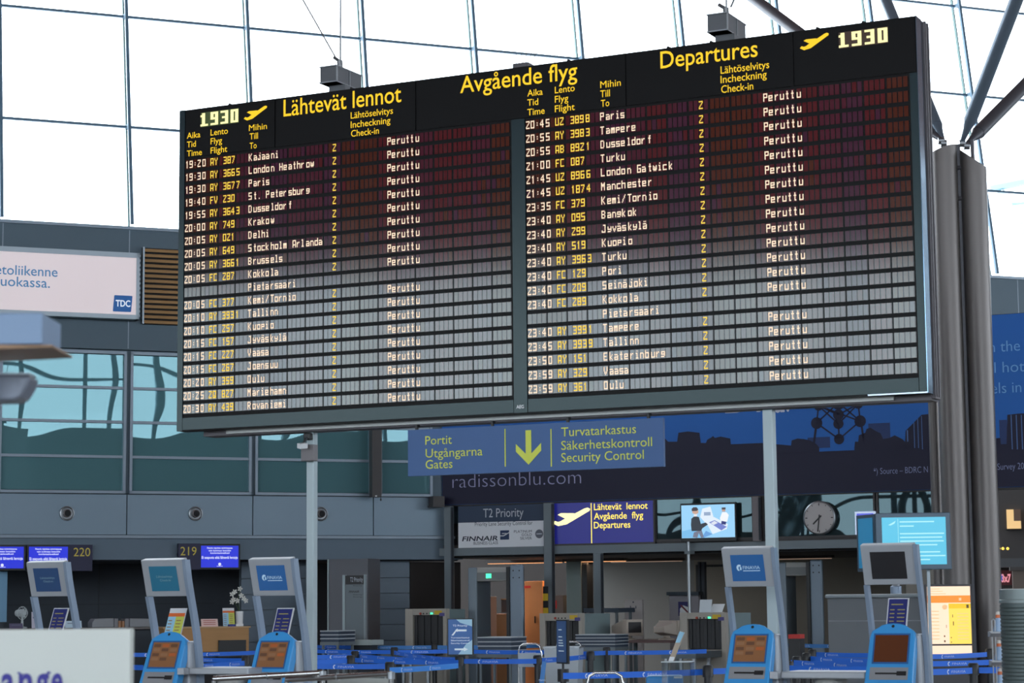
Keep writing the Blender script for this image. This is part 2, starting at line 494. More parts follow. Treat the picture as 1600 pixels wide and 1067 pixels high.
# fascia between teal windows and big glazing
fa = MB()
fa.box(-13.8, 17.4, 0.0, 0.4, 5.78, SILL - 0.03)
fa.fbuild('wall_north', FASCIA, WA, kind='structure')
sl = MB().box(-13.8, 17.4, -0.03, 0.35, SILL - 0.05, SILL)
sl.fbuild('trim_1', FRAMEG, WA, kind='structure')
sm = MB()
for a in (-7.45, -5.42, -3.34, -1.27, 9.72, 11.8):
    sm.box(a - 0.008, a + 0.008, -0.004, 0.01, 5.8, SILL - 0.06)
sm.box(8.5, 17.4, -0.02, 0.0, 6.98, 7.02)
sm.fbuild('trim_2', FRAMEG, WA, kind='structure')

# teal coated windows
zt = [5.70, 5.155, 4.605, 4.045, 3.50]
bays = [(-9.6, -7.52), (-7.46, -5.44), (-5.38, -3.36), (-3.30, -1.28), (-1.22, -0.2)]
for i, (a, b) in enumerate(bays):
    fr = WA.sub(a, 0)
    r = empty('window_%d' % (31 + i), (fr.o.x, fr.o.y, 0), WA.yaw, kind='structure')
    w = b - a
    for j in range(4):
        MB().box(0.03, w - 0.03, 0.03, 0.05, zt[j + 1] + 0.01, zt[j] - 0.01).build('pane', TEALGL, r)
    mb = MB()
    mb.box(0, 0.045, -0.03, 0.08, zt[4] - 0.04, zt[0] + 0.04).box(w - 0.045, w, -0.03, 0.08, zt[4] - 0.04, zt[0] + 0.04)
    mb.box(0, w, -0.03, 0.08, zt[0], zt[0] + 0.05).box(0, w, -0.03, 0.08, zt[4] - 0.045, zt[4])
    for j in (1, 2, 3): mb.box(0.04, w - 0.04, -0.01, 0.08, zt[j] - 0.022, zt[j] + 0.022)
    mb.build('frame', FRAMEG, r)
bk = MB().box(-13.8, 0.4, 0.09, 0.4, 2.72, 5.78).box(-13.8, -9.6, 0.0, 0.09, 2.72, 5.78).box(-13.8, -9.61, 0.0, 0.4, 0.0, 2.72).box(-0.2, 0.6, 0.0, 0.09, 3.4, 5.78)
for a in (-7.49, -5.41, -3.33, -1.25): bk.box(a - 0.04, a + 0.04, 0.02, 0.09, 3.46, 5.75)
bk.fbuild('wall_north', FASCIA, WA, kind='structure')
pn = MB()
xs = [-9.6, -7.49, -5.41, -3.33, -1.25, 0.1]
for i in range(5): pn.box(xs[i] + 0.008, xs[i + 1] - 0.008, 0.0, 0.09, 2.80, 3.44)
pn.builds('wall_north', WALLP, None, WA, 'structure')
tr = MB().box(-9.6, 0.3, -0.06, 0.2, 2.745, 2.79)
tr.fbuild('trim_3', FRAMEG, WA, kind='structure')
bh = MB().box(-9.6, 0.35, 0.0, 0.25, 2.40, 2.72).box(-9.6, 0.35, 0.0, 2.2, 2.72, 2.745)
bh.fbuild('trim_6', mat('bulkhead_blue_grey', (96, 112, 126), 0.5, metal=0.2, noise=0.05), WA, kind='structure')
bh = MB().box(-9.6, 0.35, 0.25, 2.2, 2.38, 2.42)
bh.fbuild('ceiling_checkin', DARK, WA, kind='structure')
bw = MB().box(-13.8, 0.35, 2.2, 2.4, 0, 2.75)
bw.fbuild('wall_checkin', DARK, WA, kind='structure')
bw = MB()
for a in (-6.5, -5.4, -4.5): bw.box(a - 0.01, a + 0.01, 2.19, 2.2, 0.2, 2.38)
for z in (1.7,): bw.box(-9.6, -3.4, 2.19, 2.2, z - 0.008, z + 0.008)
bw.fbuild('trim_4', mat('dark_seam', (40, 46, 52), 0.6), WA, kind='structure')
# grey wall panels right of the check-in recess
gp = MB(); PX = 0.30
a0 = WA.hit(570, 930, PX)[0]; a1 = WA.hit(640, 930, PX)[0]; aL = WA.hit(387, 930, PX)[0]; aM = WA.hit(497, 930, PX)[0]
zs = [0.0, 1.05, 1.32, 1.58, 1.84, 2.10, 2.40]
for i in range(6):
    gp.box(a0, a0 + (a1 - a0) * 0.33, PX, PX + 0.1, zs[i] + 0.005, zs[i + 1] - 0.005)
    gp.box(a0 + (a1 - a0) * 0.34, a1, PX, PX + 0.1, zs[i] + 0.005, zs[i + 1] - 0.005)
    gp.box(aL, aM, PX + 0.4, PX + 0.5, zs[i] + 0.004, zs[i + 1] - 0.004)
gp.builds('wall_checkin_side', mat('grey_panel', (92, 104, 116), 0.4, metal=0.3, noise=0.05, nscale=2), None, WA, 'structure')
sb = MB().box(a0, a1, PX + 0.1, PX + 0.14, 0, 2.4).box(aL, aM, PX + 0.5, PX + 0.54, 0, 2.4)
sb.fbuild('trim_5', mat('pale_seam', (120, 132, 140), 0.5), WA, kind='structure')

# things on the wall ----------------------------------------------------------
NOZ = []
for i, (px, py) in enumerate([(104.5, 802), (305.5, 802.5), (501.5, 803)]):
    a, z = WA.hit(px, py)
    fr = WA.sub(a, 0)
    lab = ['round air nozzle in the wall panel above the leftmost screens', 'round air nozzle in the wall panel above counter number 219',
           'round air nozzle half hidden beside the left square post'][i]
    r = empty('air_nozzle', (fr.o.x, fr.o.y, z), WA.yaw, lab, 'air vent', 'air nozzles in the panel band')
    MB().lathe([(0.118, 0.0), (0.115, -0.03), (0.098, -0.035), (0.09, -0.012), (0.065, -0.008)], n=28, axis='y').build('ring', STEEL, r, smooth=True)
    MB().lathe([(0.066, -0.008), (0.062, -0.06), (0.05, -0.065), (0.05, -0.03)], n=24, axis='y').build('jet', mat('nozzle_grey%d' % i, (110, 104, 104), 0.4, metal=0.4), r, smooth=True)
    MB().disc(0, 0, 0.05, -0.066).build('opening', DARKER, r)

# lightbox billboard
x0, x1, z0, z1 = WA.rect(-90, 386, 218, 502, -0.25)
z1 = 7.33; z0 = 6.25
r = fthing('billboard', WA, 'pale pink backlit billboard with blue Finnish lettering and a blue square logo', 'billboard')
FRB = mat('billboard_frame', (150, 160, 168), 0.35, metal=0.6)
mb = MB().box(x0, x1, -0.25, -0.02, z0, z0 + 0.07).box(x0, x1, -0.25, -0.02, z1 - 0.08, z1).box(x1 - 0.05, x1, -0.25, -0.02, z0, z1).box(x0, x0 + 0.05, -0.25, -0.02, z0, z1).box(x0, x1, -0.06, -0.02, z0, z1)
for i in range(14): mb.box(x1, x1 + 0.025, -0.2, -0.16, z0 + 0.05 + i * 0.075, z0 + 0.085 + i * 0.075)
mb.build('frame', FRB, r)
MB().quad(x0 + 0.05, x1 - 0.05, z0 + 0.07, z1 - 0.08, -0.235).build('lit_face', mat('billboard_face', (222, 208, 210), 0.5, emit=0.42, noise=0.03, nscale=1), r)
BT = mat('billboard_text_blue', (70, 132, 178), 0.5, emit=0.25)
mb = MB(); ptext(mb, WA, 'Tietoliikenne', -26, 427, 90, 15.5, -0.24, 0.004); ptext(mb, WA, 'luokassa.', -4, 446, 78, 15.5, -0.24, 0.004)
mb.build('lettering', BT, r)
lx0, lx1, lz0, lz1 = WA.rect(176.5, 461.5, 207, 487, -0.245)
s_ = 0.02
MB().plate([(lx0, lz0 + 0.01), (lx0 + 0.01, lz0), (lx1 - s_ - 0.01, lz0), (lx1 - s_, lz0 + 0.01), (lx1, lz1 - 0.01), (lx1 - 0.01, lz1), (lx0 + s_ + 0.01, lz1), (lx0 + s_, lz1 - 0.01)], -0.24).build('logo', mat('logo_blue', (28, 88, 152), 0.5, emit=0.3), r)
MB().text('TDC', lx0 + 0.045, lz0 + 0.085, lx1 - lx0 - 0.08, 0.10, -0.244, 0.02).build('logo_lettering', mat('logo_white', (230, 240, 250), 0.5, emit=0.5), r)
# louvre beside the billboard
x0, x1, z0, z1 = WA.rect(222, 389, 330, 508, -0.06)
r = fthing('louvre', WA, 'louvre of horizontal brown wooden slats beside the backlit billboard', 'louvre')
MB().box(x0, x1, -0.02, 0.0, z0, z1).build('backing', DARKER, r)
n = 15
for i in range(n):
    zc = z0 + (z1 - z0) * (i + 0.5) / n
    MB().prism_x([(-0.02, zc - 0.022), (-0.09, zc - 0.034), (-0.09, zc + 0.012), (-0.02, zc + 0.03)], x0, x1).build('slat', LOUVRE, r)
MB().box(x0, x0 + 0.03, -0.1, -0.02, z0, z1).build('frame', FRB, r)
# dark vertical channel
x0, x1, z0, z1 = WA.rect(581.5, 600, 596, 776.5, -0.35)
r = fthing('hanging_channel', WA, 'dark brown vertical metal channel hanging in front of the teal windows', 'channel')
MB().box(x0, x1, -0.35, -0.2, z0, 5.75).build('housing', BROWNB, r)
MB().box(x1, x1 + 0.02, -0.33, -0.22, z0 + 0.05, 5.75).build('side_rail', mat('channel_rail_grey', (100, 108, 114), 0.4, metal=0.4), r)
MB().box(x0 + 0.05, x0 + 0.08, -0.36, -0.35, z0 + 0.01, z0 + 0.025).build('indicator', WHITE, r)
MB().tube([(x1 + 0.01, -0.28, z0 + 0.06), (x1 + 0.01, -0.28, z0 - 0.02)], 0.006).tube([(x1 + 0.01, -0.28, z0 - 0.02), (x1 + 0.012, -0.28, z0 - 0.06)], 0.014).build('pull_cord', BLACK, r)
MB().box(x0, x1, -0.22, 0.0, 5.70, 5.75).build('bracket', BROWNB, r)
# corner bracket
x0, x1, z0, z1 = WA.rect(676, 776, 694, 791, -0.1)
MB().box(x0 - 0.06, -0.09, -0.3, -0.07, z0, z1).box(x0 - 0.08, -0.09, -0.32, -0.07, z0 - 0.02, z0).fbuild('corner_box', BROWNB, WA, 'small dark box in the corner left of the navy banner', 'box')

# check-in screens hanging under the bulkhead
SCRB = mat('screen_blue', (34, 48, 214), 0.3, emit=0.9)
SCRT = mat('screen_white_text', (226, 232, 255), 0.4, emit=0.95)
NUMB = mat('number_panel_navy', (14, 13, 58), 0.4)
NUMT = mat('number_olive_yellow', (168, 152, 62), 0.5, emit=0.25)
def counter_screen(label, sx0, sx1, y0, y1, nx0=None, nx1=None, num=None, tx0=0, tx1=0, ty=0, ny0=0, ny1=0):
    O = -0.12
    r = fthing('counter_screen', WA, label, 'display screen', 'check-in counter screens under the bulkhead')
    a, b, c, d = WA.rect(sx0, y0, sx1, y1, O)
    e0, e1 = a, b
    MB().box(a - 0.03, b + 0.03, O + 0.003, O + 0.1, c - 0.03, d + 0.03).build('housing', BLACK, r)
    sc = MB().quad(a, b, c, d, O).build('screen', SCRB, r)
    w = b - a; h = d - c
    mb = MB()
    mb.text('Finavia rajoittaa toimintaansa', a + w * 0.16, c + h * 0.86, w * 0.68, h * 0.075, O - 0.002, 0.02)
    mb.text('vain kotimaan lentoihin', a + w * 0.2, c + h * 0.74, w * 0.6, h * 0.075, O - 0.002, 0.02)
    mb.text('toistaiseksi', a + w * 0.24, c + h * 0.63, w * 0.52, h * 0.075, O - 0.002, 0.02)
    mb.text('Ei saapuvia eikä lähteviä lentoja', a + w * 0.02, c + h * 0.4, w * 0.96, h * 0.12, O - 0.002, 0.02)
    mb.lathe([(h * 0.07, O - 0.001), (h * 0.07, O - 0.002)], n=12, axis='y', cx=a + w * 0.5, cz=c + h * 0.15)
    mb.box(a + w * 0.42, a + w * 0.58, O - 0.002, O - 0.001, c + h * 0.05, c + h * 0.07)
    mb.build('screen_lettering', SCRT, sc)
    if num:
        p, q, s, t = WA.rect(nx0, ny0, nx1, ny1, O)
        pn = MB().box(p, q, O, O + 0.08, s, t).build('number_panel', NUMB, r)
        mb = MB(); ptext(mb, WA, num, tx0, ty, tx1, 13, O - 0.003); mb.build('number', NUMT, pn)
        e0, e1 = min(a, p), max(b, q)
    MB().box(e0 + 0.05, e0 + 0.09, O + 0.02, O + 0.06, d, 2.46).box(e1 - 0.09, e1 - 0.05, O + 0.02, O + 0.06, d, 2.46).box(e0, e1, O + 0.02, 0.0, 2.46, 2.50).build('hanger', DARK, r)
counter_screen('blue check-in screen cut off by the left edge of the picture', -30, 37, 854, 888)
counter_screen('blue check-in screen with navy number panel 220 at its right', 45, 106, 854, 889, 108, 144.5, '220', 115, 141, 869, 851, 892)
counter_screen('blue check-in screen with navy number panel 219 at its left', 314, 372.5, 852.5, 886.5, 279, 313, '219', 282, 307, 867.5, 849, 890)
# ================================================================== departures board
KB = 0.76
BR = fthing('departures_board', BO, 'huge black departures board listing cancelled flights in two columns', 'departures board')
BW, Z0, Z1 = 9.172, 3.733, 7.650
BD = 0.20
FZ0, FZ1 = 3.90, 7.05      # flap area
L0, R0, MP = 0.088, 4.680, 0.2447
mb = MB().box(0, BW, 0.012, BD, Z0, Z1)
mb.build('casing', BOARDBLK, BR)
MB().box(BW, BW + 0.006, 0.0, BD, Z0, Z1).build('side_plate', BSIDE, BR)
mb = MB().box(0.25, BW - 0.02, BD, 0.47, Z0 - 0.06, Z1 + 0.02).box(BW - 0.02, BW + 0.02, BD + 0.03, 0.44, Z0 - 0.04, Z1 - 0.02)
for y in (0.27, 0.36): mb.box(BW + 0.0, BW + 0.03, y, y + 0.03, Z0 - 0.02, Z1)
mb.build('rear_box', BBACK, BR)
MB().box(0.6, BW - 0.4, 0.16, 0.2, Z0 - 0.045, Z0).build('lower_rail', mat('board_rail_pale', (150, 152, 150), 0.4, metal=0.5), BR)
# frame bars
MB().box(0, 0.078, 0, 0.012, Z0, Z1 - 0.0).build('left_bar', BFRAME, BR)
MB().box(9.09, BW, 0, 0.012, Z0, FZ1).build('right_bar', BFRAME, BR)
MB().box(4.505, 4.670, -0.004, 0.012, Z0 + 0.008, FZ1).build('centre_bar', BFRAME, BR)
MB().box(0.084, 4.498, 0, 0.012, Z0 + 0.012, FZ0 - 0.012).build('lower_bar', BFRAME, BR)
MB().box(4.678, 9.084, 0, 0.012, Z0 + 0.012, FZ0 - 0.012).build('lower_bar', BFRAME, BR)
MB().box(8.55, BW, -0.005, 0.012, Z0 - 0.004, Z0 + 0.01).build('drip_edge', mat('board_edge_bright', (170, 185, 200), 0.25, metal=0.8), BR)
MB().text('AEG', 4.535, 3.79, 0.095, 0.036, -0.007, 0.03).build('maker_lettering', WHITE, BR)
# header panels
hx = [0.084]
for px, py in ((430, 200), (650, 160), (978, 110), (1240, 75)):
    hx.append(BO.hit(px, py)[0])
hx.append(BW)
for i in range(len(hx) - 1):
    MB().box(hx[i] + 0.008, hx[i + 1] - 0.008, -0.002, 0.012, FZ1 + 0.008, Z1 - 0.012).build('header_panel', BOARDBLK, BR)

def head(body, xL, yL, xR, cap, bold=0.006):
    mb = MB(); ptext(mb, BO, body, xL, yL, xR, cap, -0.006, bold); return mb
def htext(body, xL, yL, xR, yR, cap, bold=0.006):
    a, z = BO.hit(xL, yL, -0.006); b, z2 = BO.hit(xR, yR, -0.006)
    D = BO.w((a + b) / 2, 0).y
    return MB().text(body, a, (z + z2) / 2, b - a, cap * D / F_PX, -0.006, 0.0 if 'M' in body else bold)
for nm, body, xL, yL, xR, yR, cap in [
    ('title_lettering', 'Lähtevät lennot', 443, 180, 627, 161, 27),
    ('title_lettering', 'Avgående flyg', 719, 144, 902, 124, 27),
    ('title_lettering', 'Departures', 1032, 105, 1184, 90, 27.5),
    ('heading_lettering', 'Aika', 292, 217, 313, 214, 9.5), ('heading_lettering', 'Tid', 292, 230.5, 306, 229, 9.5), ('heading_lettering', 'Time', 292, 244.5, 315.5, 242, 9.5),
    ('heading_lettering', 'Lento', 329, 211.5, 356, 209, 9.8), ('heading_lettering', 'Flyg', 329, 225.5, 347, 223.5, 9.8), ('heading_lettering', 'Flight', 329, 240, 355, 237, 9.8),
    ('heading_lettering', 'Mihin', 389, 204.5, 417, 201.5, 9.8), ('heading_lettering', 'Till', 390, 218, 403, 216.5, 9.8), ('heading_lettering', 'To', 390, 232.5, 401, 231.5, 9.8),
    ('heading_lettering', 'Lähtöselvitys', 548, 185, 614, 178, 10.5), ('heading_lettering', 'Incheckning', 548, 199.5, 610, 193, 10.5), ('heading_lettering', 'Check-in', 548.5, 213.5, 592, 209, 10.5),
    ('heading_lettering', 'Aika', 824, 150.5, 848, 148, 10.5), ('heading_lettering', 'Tid', 824, 165.5, 841, 163.5, 10.5), ('heading_lettering', 'Time', 824, 180.5, 851, 177.5, 10.5),
    ('heading_lettering', 'Lento', 867, 145.5, 898, 142.5, 10.8), ('heading_lettering', 'Flyg', 867, 160.5, 888, 158, 10.8), ('heading_lettering', 'Flight', 867, 175, 898, 172, 10.8),
    ('heading_lettering', 'Mihin', 938, 137.5, 970, 134, 11), ('heading_lettering', 'Till', 938, 152, 953, 150.5, 11), ('heading_lettering', 'To', 939, 167, 952, 165.5, 11),
    ('heading_lettering', 'Lähtöselvitys', 1126, 114.5, 1202, 107, 12), ('heading_lettering', 'Incheckning', 1126, 129.5, 1198, 122, 12), ('heading_lettering', 'Check-in', 1127, 145, 1177, 140, 12)]:
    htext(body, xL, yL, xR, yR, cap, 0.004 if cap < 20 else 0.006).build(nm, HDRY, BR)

PLANE = [(0.0, 0.22), (0.10, 0.28), (0.16, 0.24), (0.26, 0.30), (0.40, 0.42), (0.12, 0.62), (0.24, 0.66), (0.60, 0.60), (0.86, 0.90), (0.95, 0.95), (1.0, 0.90), (0.98, 0.82), (0.70, 0.50), (0.36, 0.16), (0.14, 0.05)]
def plane_plate(f, x0, y0, x1, y1, o):
    """take-off symbol in the pixel box given, on plane f"""
    a, _ = f.hit(x0, y1, o); b, _ = f.hit(x1, y0, o)
    _, c = f.hit(x0, y1, o); _, d = f.hit(x1, y0, o)
    order = [(0.02, 0.22), (0.14, 0.06), (0.38, 0.16), (0.70, 0.50), (0.98, 0.80), (1.0, 0.90), (0.95, 0.97), (0.88, 0.95), (0.58, 0.66), (0.20, 0.70), (0.12, 0.62), (0.40, 0.47), (0.27, 0.33), (0.16, 0.27), (0.08, 0.32)]
    mb = MB()
    # body, wing and tail as three convex plates
    def P(l): return [(a + (b - a) * u, c + (d - c) * v) for u, v in l]
    mb.plate(P([(0.14, 0.05), (0.37, 0.13), (0.98, 0.80), (1.0, 0.90), (0.94, 0.97), (0.86, 0.94), (0.26, 0.36), (0.12, 0.16)]), o)
    mb.plate(P([(0.36, 0.40), (0.66, 0.62), (0.56, 0.70), (0.22, 0.72), (0.13, 0.64)]), o - 0.001)
    mb.plate(P([(0.0, 0.20), (0.14, 0.05), (0.30, 0.22), (0.22, 0.30), (0.14, 0.26), (0.06, 0.32)]), o - 0.002)
    return mb
plane_plate(BO, 381, 164, 417.5, 190, -0.006).build('takeoff_symbol', HDRY, BR)
plane_plate(BO, 1250, 50, 1295, 80.5, -0.006).build('takeoff_symbol', HDRY, BR)

def clock(xL, yL, xR, yR, cap, green):
    a, z = BO.hit(xL, yL, -0.004); b, z2 = BO.hit(xR, yR, -0.004); z = (z + z2) / 2
    D = BO.w((a + b) / 2, 0).y; h = cap * D / F_PX
    w = MB().box(a - 0.0, b, -0.005, 0.0, z - 0.01, z + h + 0.01).build('clock_window', CLKBG if green else mat('clock_digit_window_brown', (70, 44, 26), 0.5), BR)
    p = (b - a + 0.03) / 4
    BIG = {'1': '01100/11100/01100/01100/01100/01100/11111', '9': '11111/11011/11011/11111/00011/00011/11111', '3': '11111/00011/00011/01111/00011/00011/11111', '0': '11111/11011/11011/11011/11011/11011/11111'}
    for i, ch in enumerate('1930'):
        mb = MB(); gx = a + i * p; pw = (p - 0.035) / 5; ph = h / 7
        for r_, bits in enumerate(BIG[ch].split('/')):
            k = 0
            while k < 5:
                if bits[k] == '1':
                    e = k
                    while e < 5 and bits[e] == '1': e += 1
                    mb.quad(gx + k * pw, gx + e * pw, z + (6 - r_) * ph - 0.001, z + (7 - r_) * ph + 0.001, -0.008); k = e
                else: k += 1
        mb.build('clock_digit', CLKW, w)
clock(313.5, 197, 373, 191, 21, True)
clock(1311, 74, 1388, 66, 23.5, False)

# rows of the board
LEFT = [('19:20', 'AY', '387', 'Kajaani'), ('19:30', 'AY', '3665', 'London Heathrow'), ('19:30', 'AY', '3677', 'Paris'), ('19:40', 'FV', '230', 'St. Petersburg'),
        ('19:55', 'AY', '3643', 'Dusseldorf'), ('20:00', 'AY', '749', 'Krakow'), ('20:05', 'AY', '021', 'Delhi'), ('20:05', 'AY', '649', 'Stockholm Arlanda'),
        ('20:05', 'AY', '3661', 'Brussels'), ('20:05', 'FC', '287', 'Kokkola'), ('', '', '', 'Pietarsaari'), ('20:05', 'FC', '377', 'Kemi/Tornio'),
        ('20:10', 'AY', '3931', 'Tallinn'), ('20:10', 'FC', '257', 'Kuopio'), ('20:15', 'FC', '157', 'Jyväskylä'), ('20:15', 'FC', '227', 'Vaasa'),
        ('20:15', 'FC', '267', 'Joensuu'), ('20:20', 'AY', '359', 'Oulu'), ('20:25', '2Q', '827', 'Mariehamn'), ('20:30', 'AY', '439', 'Rovaniemi')]
RIGHT = [('20:45', 'U2', '3898', 'Paris'), ('20:55', 'AY', '3983', 'Tampere'), ('20:55', 'AB', '8921', 'Dusseldorf'), ('21:00', 'FC', '087', 'Turku'),
         ('21:45', 'U2', '8966', 'London Gatwick'), ('21:45', 'U2', '1874', 'Manchester'), ('23:35', 'FC', '379', 'Kemi/Tornio'), ('23:40', 'AY', '095', 'Bangkok'),
         ('23:40', 'AY', '299', 'Jyväskylä'), ('23:40', 'AY', '519', 'Kuopio'), ('23:40', 'AY', '3963', 'Turku'), ('23:40', 'FC', '129', 'Pori'),
         ('23:40', 'FC', '209', 'Seinäjoki'), ('23:40', 'FC', '289', 'Kokkola'), ('', '', '', 'Pietarsaari'), ('23:40', 'AY', '3991', 'Tampere'),
         ('23:45', 'AY', '3939', 'Tallinn'), ('23:50', 'AY', '151', 'Ekaterinburg'), ('23:59', 'AY', '329', 'Vaasa'), ('23:59', 'AY', '361', 'Oulu')]
CP = 0.0580; CH = 0.111; GW, GH = 0.044, 0.088
modtone = [random.choice([0, 1, 0, 1, 3]) for _ in range(36)]
for q in (0, 1, 17, 9, 10, 27, 28, 35, 18, 19): modtone[q] = 2
def cellx(base, n): return base + (n // 4) * MP + (n % 4) * CP
for side, (base, rows) in enumerate(((L0, LEFT), (R0, RIGHT))):
    for i, (tm, ca, no, de) in enumerate(rows):
        zc = 6.970 - 0.15665 * i
        mb = MB()
        mb.use(FLAPGAP)
        for m in range(18):
            mb.quad(base + m * MP, base + m * MP + 4 * CP, zc - CH / 2, zc + CH / 2, 0.008)
        for n in range(72):
            t = modtone[side * 18 + n // 4]
            if random.random() < 0.08: t = random.randrange(4)
            x = cellx(base, n)
            mb.use(FLAPS[t]).quad(x + 0.005, x + CP - 0.0078, zc - CH / 2, zc + CH / 2, 0.006)
        row = mb.build('flap_strip', None, BR)
        zb = zc - GH / 2
        w = MB(); y = MB()
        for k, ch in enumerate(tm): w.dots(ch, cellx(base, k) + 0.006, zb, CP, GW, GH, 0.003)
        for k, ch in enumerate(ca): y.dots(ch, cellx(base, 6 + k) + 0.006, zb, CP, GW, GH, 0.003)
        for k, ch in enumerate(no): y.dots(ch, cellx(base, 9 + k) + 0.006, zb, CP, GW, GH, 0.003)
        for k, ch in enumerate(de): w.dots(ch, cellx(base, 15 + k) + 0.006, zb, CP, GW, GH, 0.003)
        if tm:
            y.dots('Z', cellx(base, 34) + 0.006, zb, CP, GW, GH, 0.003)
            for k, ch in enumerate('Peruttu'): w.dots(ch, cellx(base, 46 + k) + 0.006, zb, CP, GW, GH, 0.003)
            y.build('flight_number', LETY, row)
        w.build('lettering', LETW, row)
# winch boxes on top and hanging cables
for px, py, wire in ((532, 130, 0), (1136, 55, 1)):
    a = BO.hit(px, py, 0.3)[0]
    zt_ = Z1 + 0.02
    b = MB().box(a - 0.10, a + 0.12, 0.2, 0.46, zt_, zt_ + 0.10).box(a - 0.13, a + 0.10, 0.05, 0.62, zt_ + 0.10, zt_ + 0.30)
    b = b.build('hanger_box', mat('hanger_box_grey%d' % wire, (92, 94, 98), 0.45, metal=0.4), BR)
    e = MB()
    for z in (zt_ + 0.10, zt_ + 0.29): e.box(a - 0.135, a + 0.105, 0.03, 0.64, z, z + 0.012)
    e.box(a + 0.095, a + 0.108, 0.04, 0.06, zt_ + 0.1, zt_ + 0.3).box(a + 0.095, a + 0.108, 0.33, 0.35, zt_ + 0.0, zt_ + 0.3)
    e.builds('flange', STEEL, b)
    c = MB()
    c.tube([(a - 0.0, 0.3, zt_ + 0.3), (a - 0.01, 0.3, zt_ + 0.42)], 0.035, 8)
    c.tube([(a - 0.02, 0.3, zt_ + 0.42), (a - 0.09, 0.3, zt_ + 0.47)], 0.02, 8)
    c.builds('shackle', STEEL, b)
    c = MB()
    c.tube([(a, 0.3, zt_ + 0.4), (a + 0.01, 0.35, 18.4)], 0.011, 6)
    c.tube([(a, 0.3, zt_ + 0.4), (a - 0.35, 0.9, 18.4)], 0.008, 6)
    if not wire: c.tube([(a - 0.04, 0.3, zt_ + 0.42), (a - 6.2, 0.3, 18.4)], 0.009, 6)
    else: c.tube([(a + 0.05, 0.3, zt_ + 0.42), (a + 5.2, 0.3, 18.4)], 0.012, 6)
    c.builds('cable', STEEL, b)
# bird spikes and lamp on top, middle
a = BO.hit(818, 98, 0.3)[0]
b = MB().box(a - 0.09, a + 0.1, 0.2, 0.42, Z1 + 0.02, Z1 + 0.1).build('top_fitting', BBACK, BR)
c = MB()
for k in range(6): c.tube([(a - 0.08 + k * 0.035, 0.3, Z1 + 0.1), (a - 0.16 + k * 0.066, 0.3, Z1 + 0.24)], 0.004, 5)
c.builds('spike', BLACK, b)
c = MB()
for xx in (0.7, 2.4, 5.2, 6.4, 6.9, 8.1, 8.6): c.tube([(xx, 0.05, Z1), (xx + 0.01, 0.05, Z1 + 0.02)], 0.025, 6)
c.builds('lifting_eye', BLACK, BR)

# ------------------------------------------------------------------ gates sign under the board
GS = fthing('hanging_sign', BO, 'blue sign with yellow down arrow pointing to gates and security control', 'sign')
gx0, gx1, gz0, gz1 = 3.15, 6.27, 3.088, 3.612
MB().box(gx0, gx1, 0.02, 0.07, gz0, gz1).build('panel', SIGNB, GS)
mb = MB(); mb2 = MB()
for body, xL, yL, xR, cap in (('Portit', 664.5, 695, 706, 13.5), ('Utgångarna', 665, 715, 754, 13.5), ('Gates', 665, 732.5, 707, 13.5)): ptext(mb, BO, body, xL, yL, xR, cap, 0.014)
mb.build('lettering', SIGNY, GS)
for body, xL, yL, xR, cap in (('Turvatarkastus', 877, 682, 994, 14), ('Säkerhetskontroll', 877, 703, 1019, 14), ('Security Control', 877, 722, 1006, 14)): ptext(mb2, BO, body, xL, yL, xR, cap, 0.014)
mb2.build('lettering', SIGNY, GS)
mb = MB()
for px in (789.5, 861.5):
    a, c = BO.hit(px, 729, 0.014); _, d = BO.hit(px, 670, 0.014); mb.quad(a - 0.007, a + 0.007, c, d, 0.014)
mb.builds('divider', SIGNY, GS)
ax, az = BO.hit(826, 726, 0.014); at_ = BO.hit(826, 672, 0.014)[1]
mb = MB().quad(ax - 0.035, ax + 0.035, az + 0.05, at_, 0.014)
mb.plate([(ax - 0.155, az + 0.15), (ax, az), (ax, az + 0.09), (ax - 0.155, az + 0.235)], 0.013)
mb.plate([(ax, az), (ax + 0.155, az + 0.15), (ax + 0.155, az + 0.235), (ax, az + 0.09)], 0.013)
mb.build('arrow', SIGNY, GS)
for px in (651, 769, 887, 1013):
    a = BO.hit(px, 655, 0.04)[0]; mb = MB()
    mb.tube([(a, 0.045, gz1), (a, 0.045, Z0 - 0.062)], 0.008, 6).box(a - 0.014, a + 0.014, 0.03, 0.06, gz1 - 0.0, gz1 + 0.03).box(a - 0.012, a + 0.012, 0.03, 0.10, Z0 - 0.09, Z0 - 0.062)
    mb.build('hook', BLACK, GS)

# ------------------------------------------------------------------ square posts
def square_post(px, py, wid, off_, label):
    a = BO.hit(px, py, off_)[0]
    f = BO.sub(a, off_)
    r = empty('support_post', (f.o.x * KB, f.o.y * KB, 0), YB, label, 'post', 'square posts under the departures board')
    MB().box(-wid / 2, wid / 2, 0, wid, 0, Z0 - 0.061 if off_ < 0.47 else 3.9).build('shaft', POSTM, r, bevel=0.006)
    MB().box(-0.14, 0.14, -0.06, 0.2, 0, 0.012).build('base_plate', STEEL, r)
    return f, r
f1, p1 = square_post(484, 800, 0.098, 0.30, 'square grey steel post under the left half of the departures board')
f2, p2 = square_post(1200, 700, 0.112, 0.30, 'square grey steel post behind the kiosk, right of the wall screen')
